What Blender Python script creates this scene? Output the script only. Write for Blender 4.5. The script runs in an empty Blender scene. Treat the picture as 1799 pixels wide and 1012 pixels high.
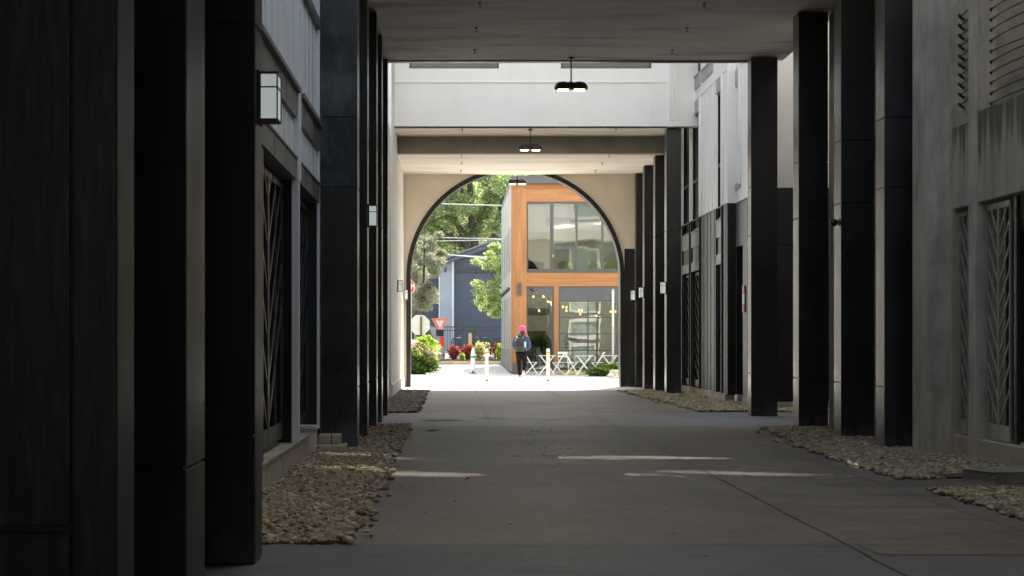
import bpy, math, random
import numpy as np
from mathutils import Vector, Matrix
R = math.radians
random.seed(7); rng = np.random.default_rng(7)
S = bpy.context.scene
COL = S.collection
# ------------------------------------------------------------------ camera, sky, sun, exposure
F = 2500.0; VX, VY, EYE = 797.0, 600.0, 1.25
cam = bpy.data.cameras.new("camera"); camo = bpy.data.objects.new("camera", cam); COL.objects.link(camo)
camo.location = (0, 0, EYE); camo.rotation_euler = (R(90), 0, 0)
cam.sensor_width = 36.0; cam.lens = 36.0*F/1799.0
cam.shift_x = (899.5-VX)/1799.0; cam.shift_y = (VY-506)/1799.0
cam.clip_start = 0.1; cam.clip_end = 3000
cam.dof.use_dof = True; cam.dof.focus_distance = 30; cam.dof.aperture_fstop = 8
S.camera = camo
SUN_AZ, SUN_EL = R(20), R(54.6)
w = bpy.data.worlds.new("World"); S.world = w; w.use_nodes = True
nt = w.node_tree; bg = nt.nodes["Background"]
sky = nt.nodes.new("ShaderNodeTexSky"); sky.sky_type = 'NISHITA'; sky.sun_disc = False
sky.sun_elevation = SUN_EL; sky.sun_rotation = SUN_AZ; sky.air_density = 1.0; sky.dust_density = 2.5; sky.ozone_density = 1.0
hsv = nt.nodes.new('ShaderNodeHueSaturation'); hsv.inputs['Saturation'].default_value = .68; nt.links.new(sky.outputs[0], hsv.inputs['Color']); nt.links.new(hsv.outputs[0], bg.inputs[0]); bg.inputs[1].default_value = 0.15
sl = bpy.data.lights.new("sun", 'SUN'); sl.energy = 4.6; sl.angle = R(0.53); sl.color = (1, .95, .87)
so = bpy.data.objects.new("sun", sl); COL.objects.link(so)
sdir = Vector((math.sin(SUN_AZ)*math.cos(SUN_EL), math.cos(SUN_AZ)*math.cos(SUN_EL), math.sin(SUN_EL)))
so.rotation_euler = sdir.to_track_quat('Z', 'Y').to_euler(); so.location = (0, 0, 60)
S.view_settings.view_transform = 'Standard'; S.view_settings.look = 'None'
S.view_settings.exposure = 1.45; S.view_settings.gamma = 1.0
S.view_settings.use_white_balance = True; S.view_settings.white_balance_temperature = 6950; S.view_settings.white_balance_tint = 6
S.cycles.max_bounces = 8; S.cycles.diffuse_bounces = 5; S.cycles.glossy_bounces = 4
S.cycles.transparent_max_bounces = 12; S.cycles.sample_clamp_indirect = 4.0
S.cycles.use_denoising = True
TAN = math.tan(SUN_EL)/math.cos(SUN_AZ)

def P(px, py, d): return Vector(((px-VX)*d/F, d, EYE+(VY-py)*d/F))
def PX(px, d): return (px-VX)*d/F
def PZ(py, d): return EYE+(VY-py)*d/F

# ------------------------------------------------------------------ materials
def nodes(m):
    m.use_nodes = True; return m.node_tree, m.node_tree.nodes["Principled BSDF"]
def mat(name, c, rough=.6, metal=0, var=.15, scale=3.0, stretch=(1,1,1), bump=0, bscale=60, c2=None, spec=.5, rvar=0, emit=None, emis=0, detail=6, stain=None, stscale=1.0, stretch2=None, stamt=.6):
    m = bpy.data.materials.new(name); t, b = nodes(m); N = t.nodes; L = t.links
    tc = N.new("ShaderNodeTexCoord"); mp = N.new("ShaderNodeMapping"); mp.inputs['Scale'].default_value = stretch
    L.new(tc.outputs['Object'], mp.inputs[0])
    no = N.new("ShaderNodeTexNoise"); no.inputs['Scale'].default_value = scale; no.inputs['Detail'].default_value = detail; no.inputs['Roughness'].default_value = .6
    L.new(mp.outputs[0], no.inputs['Vector'])
    cr = N.new("ShaderNodeValToRGB"); L.new(no.outputs['Fac'], cr.inputs[0])
    cr.color_ramp.elements[0].position = .3; cr.color_ramp.elements[1].position = .7
    lo = [x*(1-var) for x in c]; hi = list(c2) if c2 else [min(1, x*(1+var)) for x in c]
    cr.color_ramp.elements[0].color = (*lo, 1); cr.color_ramp.elements[1].color = (*hi, 1)
    col = cr.outputs[0]
    if stain:
        mp2 = N.new("ShaderNodeMapping"); mp2.inputs['Scale'].default_value = stretch2 or stretch; L.new(tc.outputs['Object'], mp2.inputs[0])
        n2 = N.new("ShaderNodeTexNoise"); n2.inputs['Scale'].default_value = stscale; n2.inputs['Detail'].default_value = 8; n2.inputs['Roughness'].default_value = .65
        L.new(mp2.outputs[0], n2.inputs['Vector'])
        r2 = N.new("ShaderNodeValToRGB"); L.new(n2.outputs['Fac'], r2.inputs[0])
        r2.color_ramp.elements[0].position = .5; r2.color_ramp.elements[0].color = (0, 0, 0, 1)
        r2.color_ramp.elements[1].position = .72; r2.color_ramp.elements[1].color = (stamt,)*3+(1,)
        mx = N.new("ShaderNodeMix"); mx.data_type = 'RGBA'; L.new(r2.outputs[0], mx.inputs[0])
        L.new(col, mx.inputs[6]); mx.inputs[7].default_value = (*stain, 1); col = mx.outputs[2]
    L.new(col, b.inputs['Base Color'])
    b.inputs['Roughness'].default_value = rough; b.inputs['Metallic'].default_value = metal
    b.inputs['Specular IOR Level'].default_value = spec
    if rvar:
        mr = N.new("ShaderNodeMapRange"); L.new(no.outputs['Fac'], mr.inputs[0])
        mr.inputs[1].default_value = .3; mr.inputs[2].default_value = .7
        mr.inputs[3].default_value = max(.02, rough-rvar); mr.inputs[4].default_value = min(1, rough+rvar)
        L.new(mr.outputs[0], b.inputs['Roughness'])
    if bump:
        nb = N.new("ShaderNodeTexNoise"); nb.inputs['Scale'].default_value = bscale; nb.inputs['Detail'].default_value = 5
        L.new(mp.outputs[0], nb.inputs['Vector'])
        bp = N.new("ShaderNodeBump"); bp.inputs['Strength'].default_value = bump; bp.inputs['Distance'].default_value = .01
        L.new(nb.outputs['Fac'], bp.inputs['Height']); L.new(bp.outputs[0], b.inputs['Normal'])
    if emit:
        b.inputs['Emission Color'].default_value = (*emit, 1); b.inputs['Emission Strength'].default_value = emis
    return m
def island_mat(name, stops, rough=.8, transl=0, bump=0):
    m = bpy.data.materials.new(name); t, b = nodes(m); N = t.nodes; L = t.links
    g = N.new("ShaderNodeNewGeometry"); cr = N.new("ShaderNodeValToRGB"); L.new(g.outputs['Random Per Island'], cr.inputs[0])
    e = cr.color_ramp.elements
    while len(e) < len(stops): e.new(.5)
    for i, (p, c) in enumerate(stops): e[i].position = p; e[i].color = (*c, 1)
    col = cr.outputs[0]
    tc = N.new("ShaderNodeTexCoord"); no = N.new("ShaderNodeTexNoise"); no.inputs['Scale'].default_value = 1.2 if transl else 25
    no.inputs['Detail'].default_value = 3; L.new(tc.outputs['Object'], no.inputs['Vector'])
    mr = N.new("ShaderNodeMapRange"); L.new(no.outputs['Fac'], mr.inputs[0]); mr.inputs[1].default_value = .3; mr.inputs[2].default_value = .7
    mr.inputs[3].default_value = .75; mr.inputs[4].default_value = 1.25
    mu = N.new("ShaderNodeVectorMath"); mu.operation = 'SCALE'; L.new(col, mu.inputs[0]); L.new(mr.outputs[0], mu.inputs['Scale']); col = mu.outputs[0]
    L.new(col, b.inputs['Base Color']); b.inputs['Roughness'].default_value = rough
    if transl:
        tr = N.new("ShaderNodeBsdfTranslucent"); mx = N.new("ShaderNodeMixShader"); mx.inputs[0].default_value = transl
        hs = N.new("ShaderNodeHueSaturation"); hs.inputs['Value'].default_value = 2.3; hs.inputs['Saturation'].default_value = 1.1
        L.new(col, hs.inputs['Color']); L.new(hs.outputs[0], tr.inputs[0])
        L.new(b.outputs[0], mx.inputs[1]); L.new(tr.outputs[0], mx.inputs[2]); L.new(mx.outputs[0], N["Material Output"].inputs[0])
    return m
def glass_mat(name, tint=(.75,.8,.8), refl=1.0, wav=.0, wscale=1.0, ior=1.5):
    m = bpy.data.materials.new(name); m.use_nodes = True; t = m.node_tree; N = t.nodes; L = t.links
    N.remove(N["Principled BSDF"]); out = N["Material Output"]
    tr = N.new("ShaderNodeBsdfTransparent"); tr.inputs[0].default_value = (*tint, 1)
    gl = N.new("ShaderNodeBsdfGlossy"); gl.inputs['Roughness'].default_value = .01; gl.inputs[0].default_value = (refl, refl, refl, 1)
    fr = N.new("ShaderNodeFresnel"); fr.inputs[0].default_value = ior
    mx = N.new("ShaderNodeMixShader"); L.new(fr.outputs[0], mx.inputs[0]); L.new(tr.outputs[0], mx.inputs[1]); L.new(gl.outputs[0], mx.inputs[2])
    if wav:
        tc = N.new("ShaderNodeTexCoord"); no = N.new("ShaderNodeTexNoise"); no.inputs['Scale'].default_value = wscale; no.inputs['Detail'].default_value = 1
        L.new(tc.outputs['Object'], no.inputs['Vector'])
        bp = N.new("ShaderNodeBump"); bp.inputs['Strength'].default_value = wav; bp.inputs['Distance'].default_value = .02
        L.new(no.outputs['Fac'], bp.inputs['Height']); L.new(bp.outputs[0], gl.inputs['Normal'])
    L.new(mx.outputs[0], out.inputs[0]); return m
def wood_mat(name, c, dark, axis='z'):
    m = bpy.data.materials.new(name); t, b = nodes(m); N = t.nodes; L = t.links
    tc = N.new("ShaderNodeTexCoord"); mp = N.new("ShaderNodeMapping"); L.new(tc.outputs['Object'], mp.inputs[0])
    mp.inputs['Scale'].default_value = (6, 6, .35) if axis == 'z' else (.35, 6, 6)
    no = N.new("ShaderNodeTexNoise"); no.inputs['Scale'].default_value = 1.6; no.inputs['Detail'].default_value = 8; no.inputs['Distortion'].default_value = .6
    L.new(mp.outputs[0], no.inputs['Vector'])
    cr = N.new("ShaderNodeValToRGB"); L.new(no.outputs['Fac'], cr.inputs[0]); e = cr.color_ramp.elements
    e[0].position = .28; e[0].color = (*[x*.62 for x in c], 1); e[1].position = .65; e[1].color = (*c, 1)
    mp2 = N.new("ShaderNodeMapping"); L.new(tc.outputs['Object'], mp2.inputs[0]); mp2.inputs['Scale'].default_value = (3.2, 3.2, 1.8) if axis == 'z' else (1.8, 3.2, 3.2)
    vo = N.new("ShaderNodeTexVoronoi"); vo.inputs['Scale'].default_value = 1.9; L.new(mp2.outputs[0], vo.inputs['Vector'])
    r2 = N.new("ShaderNodeValToRGB"); L.new(vo.outputs['Distance'], r2.inputs[0]); f = r2.color_ramp.elements
    f[0].position = .05; f[0].color = (1, 1, 1, 1); f[1].position = .13; f[1].color = (0, 0, 0, 1)
    mx = N.new("ShaderNodeMix"); mx.data_type = 'RGBA'; L.new(r2.outputs[0], mx.inputs[0]); L.new(cr.outputs[0], mx.inputs[6]); mx.inputs[7].default_value = (*dark, 1)
    L.new(mx.outputs[2], b.inputs['Base Color']); b.inputs['Roughness'].default_value = .45
    return m

M = {}
M['black'] = mat('black_panel', (.017, .017, .018), .42, var=.35, scale=1.4, stretch=(1, 1, .45), bump=.04, bscale=5, rvar=.10, spec=.4, stain=(.04,.042,.042), stscale=2.6, stretch2=(1.2,1.2,.5), stamt=.45)
M['black_sheen'] = mat('black_panel_painted_sheen', (.014, .016, .018), .34, var=.35, scale=1.4, bump=.04, bscale=5, rvar=.12, stain=(.17,.21,.22), stscale=.8, stretch2=(1.2,1.2,.7), stamt=.8)  # pale blotches paint the cloudy sky reflection into the panel colour
M['black2'] = mat('black_trim', (.010, .011, .012), .4, var=.3, scale=2, rvar=.08)
M['side_dark'] = mat('metal_return_dim_tone', (.045, .046, .046), .4, metal=.1, var=.25, scale=2.2, stretch=(1, 1, .3), rvar=.08, bump=.05, bscale=4, spec=.25)  # dimmer copy of the lit return tone, for the near columns
M['side'] = mat('metal_return_lit_tone', (.115, .11, .09), .32, metal=.25, var=.25, scale=2.2, stretch=(1, 1, .3), rvar=.08, bump=.05, bscale=4)  # lighter olive than the fronts: light on the side faces put into colour
M['timber'] = mat('scuffed_black_board', (.010, .012, .018), .45, var=.5, scale=4, stretch=(3, 3, .5), bump=.25, bscale=9, stain=(.06,.07,.09), stscale=9, stamt=.5)
M['ceiling'] = mat('plaster_ceiling', (.80, .76, .72), .85, var=.14, scale=1.5, stretch=(.5, 2, 1), bump=.15, bscale=90, stain=(.26,.245,.23), stscale=.9, stretch2=(.30, 1.7, 1), stamt=1.0)
M['ceiling2'] = mat('pale_ceiling', (.70, .64, .58), .85, var=.08, scale=1.5, stretch=(.5, 2, 1), stain=(.3,.26,.22), stscale=.8, stretch2=(.3, 2.5, 1), stamt=.5)
M['beam'] = mat('taupe_beam', (.32, .285, .24), .8, var=.1, scale=1.2, stain=(.16,.13,.10), stscale=2, stamt=.4)
M['white'] = mat('white_cladding', (.80, .80, .79), .5, var=.035, scale=1.0, bump=.03, bscale=3, stain=(.58,.57,.54), stscale=1.5, stretch2=(2.5,2.5,.3), stamt=.12)
M['white2'] = mat('offwhite_stucco', (.66, .63, .59), .75, var=.06, scale=1.1, bump=.1, bscale=80, stain=(.45,.41,.36), stscale=1.6, stretch2=(1,2,.25), stamt=.4)
M['cream'] = mat('cream_stucco', (.88, .79, .655), .8, var=.05, scale=1.3, bump=.1, bscale=90)
M['zinc'] = mat('zinc_cladding', (.165, .16, .15), .5, metal=.1, var=.2, scale=1.6, stretch=(1, 1, .4), bump=.05, bscale=8, stain=(.08,.078,.07), stscale=2, stretch2=(1,2,.4), stamt=.5)
M['panelgrey'] = mat('grey_panel', (.36, .36, .36), .5, var=.12, scale=1.6, stretch=(1,1,.4), stain=(.2,.2,.2), stscale=2, stretch2=(1,2,.4), stamt=.5)
M['concrete'] = mat('cast_concrete', (.50, .455, .38), .85, var=.28, scale=3.0, stretch=(1, 1, .6), bump=.3, bscale=40, stain=(.17,.16,.125), stscale=2.2, stretch2=(2,2,.25), stamt=.6)
M['concrete_w'] = mat('warm_concrete', (.48, .41, .30), .85, var=.2, scale=2.6, bump=.4, bscale=35, stain=(.20,.17,.12), stscale=3, stamt=.6)
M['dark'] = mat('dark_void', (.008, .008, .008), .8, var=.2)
M['winrough'] = mat('dark_rough_window', (.022, .024, .026), .6, var=.4, scale=1.5, spec=.12)  # evenly dark rough pane with little gloss
M['glassdark'] = mat('dark_window_glass', (.012, .014, .016), .12, var=.5, scale=1.2, spec=.6)
M['grille'] = mat('bronze_grille', (.10, .092, .08), .3, metal=.6, var=.3, scale=2, stretch=(1,1,.4), rvar=.08)
M['grille2'] = mat('grey_steel_grille', (.42, .40, .34), .4, metal=.3, var=.15, scale=4)
M['rust'] = mat('rusted_steel', (.12, .07, .05), .7, var=.4, scale=12)
M['lampglass'] = mat('lamp_diffuser', (.7, .7, .64), .4, var=.03, scale=5, emit=(.86, .97, 1), emis=.13)
M['lampframe'] = mat('lamp_frame', (.015, .015, .014), .4, var=.2)
M['led'] = mat('led_panel', (.9, .8, .5), .4, var=.02, emit=(1, .80, .45), emis=3)
M['steel'] = mat('galvanised_steel', (.4, .4, .4), .4, metal=.6, var=.15, scale=8)
M['brass'] = mat('brass_fitting', (.12, .09, .05), .4, metal=.7, var=.3)
M['ground'] = mat('outdoor_paving', (.64, .62, .59), .8, var=.08, scale=.8, bump=.1, bscale=40)
M['road'] = mat('asphalt', (.16, .165, .18), .85, var=.2, scale=3, bump=.2, bscale=60)
M['mulch'] = mat('brown_mulch', (.16, .11, .09), .9, var=.5, scale=12, bump=.8, bscale=30)
M['mulch2'] = mat('dark_cast_block', (.24, .215, .18), .9, var=.25, scale=5, bump=.4, bscale=30)
M['dirt'] = mat('gravel_bed_soil', (.07, .058, .045), .95, var=.4, scale=12, bump=.6, bscale=40)
M['joint'] = mat('pavement_joint', (.11, .096, .078), .9, var=.4, scale=8)
M['woodv'] = wood_mat('cedar_vertical', (.36, .155, .052), (.12, .05, .015), 'z')
M['woodh'] = wood_mat('cedar_horizontal', (.36, .155, .052), (.12, .05, .015), 'x')
M['charcoal'] = mat('charcoal_panel', (.075, .08, .088), .55, var=.1, scale=1.5)
M['sidecorr'] = mat('weathered_corrugated_steel', (.26, .265, .27), .5, metal=.3, var=.3, scale=1.4, stretch=(1, 1, .4), c2=(.38,.375,.36))
M['frame'] = mat('window_frame', (.055, .057, .06), .4, var=.1)
M['blue'] = mat('navy_siding', (.105, .13, .175), .7, var=.08, scale=1.5)
M['palebl'] = mat('pale_blue_siding', (.40, .46, .53), .7, var=.06, scale=1)
M['roof'] = mat('slate_roof', (.20, .21, .23), .8, var=.2, scale=3)
M['bark'] = mat('tree_bark', (.06, .048, .038), .9, var=.4, scale=6, bump=.6, bscale=12)
M['wire'] = mat('overhead_wire', (.45, .46, .47), .5, var=.1)
M['red'] = mat('red_sign_paint', (.72, .03, .02), .45, var=.08, scale=6)
M['fadered'] = mat('faded_red_paint', (.72, .12, .09), .5, var=.15, scale=5, c2=(.85,.3,.25))
M['signwhite'] = mat('white_sign_paint', (.8, .8, .78), .45, var=.05)
M['alu'] = mat('sign_back_aluminium', (.52, .53, .49), .6, metal=.2, var=.1, scale=7)
M['whitepaint'] = mat('white_paint', (.84, .84, .82), .4, var=.05, scale=6)
M['dirtywhite'] = mat('chipped_cream_paint', (.60, .58, .52), .6, var=.12, scale=14, stain=(.2,.12,.06), stscale=9, stamt=.5)
M['yellow'] = mat('yellow_paint', (.62, .47, .10), .7, var=.2, scale=6, c2=(.7,.58,.25))
M['yellowtape'] = mat('yellow_reflector', (.8, .5, .02), .4, var=.05)
M['green'] = mat('green_band', (.02, .35, .25), .4, var=.1)
M['skin'] = mat('skin', (.48, .27, .19), .55, var=.06)
M['skin2'] = mat('tanned_skin', (.36, .19, .13), .55, var=.06)
M['hair'] = mat('light_brown_hair', (.26, .13, .07), .5, var=.35, scale=30, stretch=(1,1,.1), c2=(.5,.33,.18))
M['darkhair'] = mat('dark_hair', (.03, .015, .01), .5, var=.3)
M['pink'] = mat('pink_beanie_knit', (.85, .05, .20), .85, var=.12, scale=50, bump=.5, bscale=90)
M['navy'] = mat('navy_fleece', (.028, .045, .10), .8, var=.2, scale=14, bump=.4, bscale=16)
M['leggings'] = mat('black_leggings', (.006, .005, .006), .8, var=.2, spec=.15)
M['pack'] = mat('dark_grey_nylon', (.014, .014, .013), .55, var=.25, scale=12, bump=.3, bscale=20)
M['mint'] = mat('mint_bottle', (.30, .62, .52), .35, var=.05)
M['shoe'] = mat('cream_shoe_sole', (.75, .66, .52), .6, var=.08)
M['coral'] = mat('coral_fabric', (.80, .20, .16), .7, var=.1)
M['shirtblue'] = mat('blue_shirt', (.10, .16, .30), .8, var=.1)
M['pants'] = mat('brown_trousers', (.16, .09, .08), .8, var=.1)
M['lime'] = mat('lime_chair_shell', (.6, .78, .12), .5, var=.05)
M['wallgrey'] = mat('interior_wall', (.42, .43, .39), .8, var=.06)
M['tabletop'] = mat('pale_wood_counter', (.62, .47, .28), .5, var=.1, scale=3, stretch=(1, 8, 8))
M['bulb'] = mat('filament_bulb', (1, .6, .2), .3, var=0, emit=(1, .5, .15), emis=2.2)
M['aqua'] = mat('pale_aqua_paint', (.58, .70, .70), .4, var=.04)
M['carpaint'] = mat('silver_blue_car_paint', (.20, .23, .28), .25, metal=.5, var=.05)
M['carglass'] = mat('car_glass', (.02, .025, .03), .08, var=.1)
M['tyre'] = mat('tyre_rubber', (.015, .015, .015), .8, var=.2)
M['taillight'] = mat('tail_light', (.6, .004, .004), .25, var=.1)
M['rock'] = mat('tan_boulder', (.42, .36, .29), .9, var=.2, scale=5, bump=.5, bscale=12)
M['glass'] = glass_mat('shopfront_glass', (.62, .66, .64), .95, wav=.30, wscale=1.0, ior=1.9)
M['winglass'] = glass_mat('pale_green_window', (.30, .38, .36), .9)
M['winteal'] = mat('pale_green_blind', (.34, .42, .39), .5, var=.05)
M['twine'] = mat('dull_cable', (.07, .066, .055), .5, metal=.4, var=.2)
M['petal'] = mat('pink_petals', (.8, .12, .22), .6, var=.2)
M['paper'] = mat('crumpled_paper', (.7, .62, .55), .7, var=.15)
M['leafbrown'] = island_mat('dry_leaves', [(0, (.20, .08, .03)), (.5, (.30, .16, .06)), (1, (.14, .05, .03))], .8, transl=.15)
M['cyan'] = mat('cyan_plastic', (.02, .35, .42), .4, var=.1)
M['speck'] = mat('pale_chips', (.55, .55, .52), .7, var=.1)
M['stone'] = island_mat('river_stones', [(0, (.10, .08, .05)), (.15, (.24, .19, .11)), (.4, (.36, .29, .175)), (.62, (.27, .18, .09)), (.78, (.32, .29, .22)), (1, (.54, .46, .31))], .75)
M['stone_d'] = island_mat('dark_stones', [(0, (.05, .045, .04)), (.4, (.12, .10, .085)), (.7, (.17, .14, .11)), (1, (.26, .23, .19))], .8)
G = lambda a, b_, c, t=.4: island_mat('foliage', [(0, a), (.5, b_), (1, c)], .6, transl=t)
M['leaf_big'] = G((.07, .10, .045), (.16, .21, .10), (.32, .37, .20), .55)
M['leaf_lit'] = G((.12, .17, .06), (.25, .31, .13), (.44, .48, .26), .5)
M['leaf_con'] = G((.09, .10, .06), (.19, .20, .14), (.36, .35, .28), .4)
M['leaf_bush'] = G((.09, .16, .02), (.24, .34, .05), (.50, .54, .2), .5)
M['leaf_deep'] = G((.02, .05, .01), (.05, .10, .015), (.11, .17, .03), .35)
M['leaf_red'] = G((.11, .025, .02), (.26, .06, .05), (.42, .15, .12), .3)
M['leaf_ch'] = G((.14, .18, .05), (.36, .38, .14), (.6, .56, .36), .4)
M['flower'] = G((.6, .45, .35), (.75, .6, .5), (.85, .78, .68), .3)
M['leaf_in'] = G((.03, .07, .01), (.06, .13, .02), (.1, .2, .03), .4)

def dust(m):
    t = m.node_tree; N = t.nodes; L = t.links; b = N["Principled BSDF"]; src = b.inputs['Base Color'].links[0].from_socket
    tc = N.new("ShaderNodeTexCoord"); sp = N.new("ShaderNodeSeparateXYZ"); L.new(tc.outputs['Object'], sp.inputs[0])
    n = N.new("ShaderNodeTexNoise"); n.inputs['Scale'].default_value = 7; n.inputs['Detail'].default_value = 7; L.new(tc.outputs['Object'], n.inputs['Vector'])
    h = N.new("ShaderNodeMapRange"); L.new(sp.outputs['Z'], h.inputs[0]); h.inputs[1].default_value = 0; h.inputs[2].default_value = .35; h.inputs[3].default_value = .28; h.inputs[4].default_value = -.12
    a = N.new("ShaderNodeMath"); a.operation = 'ADD'; L.new(n.outputs['Fac'], a.inputs[0]); L.new(h.outputs[0], a.inputs[1])
    r = N.new("ShaderNodeMapRange"); L.new(a.outputs[0], r.inputs[0]); r.inputs[1].default_value = .56; r.inputs[2].default_value = .85; r.inputs[3].default_value = 0; r.inputs[4].default_value = .5
    mx = N.new("ShaderNodeMix"); mx.data_type = 'RGBA'; L.new(r.outputs[0], mx.inputs[0]); L.new(src, mx.inputs[6]); mx.inputs[7].default_value = (.10, .09, .075, 1)
    L.new(mx.outputs[2], b.inputs['Base Color'])
for k in ('black', 'black_sheen', 'side', 'side_dark', 'timber'): dust(M[k])

# pavement with joints of tone, fine grit and stains
def pavement_mat(name, c, tint):
    m = bpy.data.materials.new(name); t, b = nodes(m); N = t.nodes; L = t.links
    tc = N.new("ShaderNodeTexCoord")
    def noise(sc, st, lo, hi, det=6):
        mp = N.new("ShaderNodeMapping"); mp.inputs['Scale'].default_value = st; L.new(tc.outputs['Object'], mp.inputs[0])
        n = N.new("ShaderNodeTexNoise"); n.inputs['Scale'].default_value = sc; n.inputs['Detail'].default_value = det; n.inputs['Roughness'].default_value = .65
        L.new(mp.outputs[0], n.inputs['Vector'])
        r = N.new("ShaderNodeMapRange"); L.new(n.outputs['Fac'], r.inputs[0]); r.inputs[1].default_value = .3; r.inputs[2].default_value = .7; r.inputs[3].default_value = lo; r.inputs[4].default_value = hi
        return r.outputs[0], n
    a, _ = noise(.7, (1, 1, 1), .72, 1.25, 9); a2, _ = noise(1.7, (.22, 2.0, 1), .76, 1.22, 9); a3, n3 = noise(70, (1, 1, 1), .80, 1.2, 3)
    def mul(x, y):
        q = N.new("ShaderNodeMath"); q.operation = 'MULTIPLY'; L.new(x, q.inputs[0]); L.new(y, q.inputs[1]); return q.outputs[0]
    a4, _ = noise(9, (.6, 1.3, 1), .84, 1.16, 6)
    v = mul(mul(mul(a, a2), a3), a4)
    cm = N.new("ShaderNodeMix"); cm.data_type = 'RGBA'; f, _ = noise(.35, (1, 1, 1), 0, 1, 2); L.new(f, cm.inputs[0])
    cm.inputs[6].default_value = (*c, 1); cm.inputs[7].default_value = (*tint, 1)
    vm = N.new("ShaderNodeVectorMath"); vm.operation = 'SCALE'; L.new(cm.outputs[2], vm.inputs[0]); L.new(v, vm.inputs['Scale'])
    L.new(vm.outputs[0], b.inputs['Base Color'])
    rr = N.new("ShaderNodeMapRange"); L.new(a2, rr.inputs[0]); rr.inputs[1].default_value = .76; rr.inputs[2].default_value = 1.22; rr.inputs[3].default_value = .45; rr.inputs[4].default_value = .75
    L.new(rr.outputs[0], b.inputs['Roughness']); b.inputs['Specular IOR Level'].default_value = .35
    bp = N.new("ShaderNodeBump"); bp.inputs['Strength'].default_value = .25; bp.inputs['Distance'].default_value = .004; L.new(n3.outputs['Fac'], bp.inputs['Height']); L.new(bp.outputs[0], b.inputs['Normal'])
    return m
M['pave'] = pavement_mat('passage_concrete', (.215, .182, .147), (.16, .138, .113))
M['pave_b'] = pavement_mat('concrete_sky_tint', (.205, .21, .225), (.165, .168, .18))  # cool skylight put into the concrete colour of this band
M['pave_c'] = pavement_mat('concrete_dim_sky_tint', (.155, .152, .155), (.12, .118, .122))  # darker near slab, with dim cool skylight put into its colour
# mossy concrete: green runs below the ledge
def moss_mat():
    m = mat('mossy_concrete', (.42, .39, .315), .85, var=.2, scale=2.4, stretch=(1, 1, .3), bump=.3, bscale=40, stain=(.15,.145,.11), stscale=3, stretch2=(3,3,.2), stamt=.7)
    t = m.node_tree; N = t.nodes; L = t.links; b = N["Principled BSDF"]
    src = b.inputs['Base Color'].links[0].from_socket
    tc = N.new("ShaderNodeTexCoord"); sp = N.new("ShaderNodeSeparateXYZ"); L.new(tc.outputs['Object'], sp.inputs[0])
    mp = N.new("ShaderNodeMapping"); mp.inputs['Scale'].default_value = (5, 5, .35); L.new(tc.outputs['Object'], mp.inputs[0])
    n = N.new("ShaderNodeTexNoise"); n.inputs['Scale'].default_value = 2.4; n.inputs['Detail'].default_value = 5; L.new(mp.outputs[0], n.inputs['Vector'])
    h = N.new("ShaderNodeMapRange"); L.new(sp.outputs['Z'], h.inputs[0]); h.inputs[1].default_value = 2.7; h.inputs[2].default_value = 3.6; h.inputs[3].default_value = -.32; h.inputs[4].default_value = .20
    ad = N.new("ShaderNodeMath"); ad.operation = 'ADD'; L.new(n.outputs['Fac'], ad.inputs[0]); L.new(h.outputs[0], ad.inputs[1])
    r = N.new("ShaderNodeMapRange"); L.new(ad.outputs[0], r.inputs[0]); r.inputs[1].default_value = .46; r.inputs[2].default_value = .66; r.inputs[3].default_value = 0; r.inputs[4].default_value = .85
    mx = N.new("ShaderNodeMix"); mx.data_type = 'RGBA'; L.new(r.outputs[0], mx.inputs[0]); L.new(src, mx.inputs[6]); mx.inputs[7].default_value = (.075, .085, .03, 1)
    L.new(mx.outputs[2], b.inputs['Base Color']); return m
M['moss'] = moss_mat()

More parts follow.
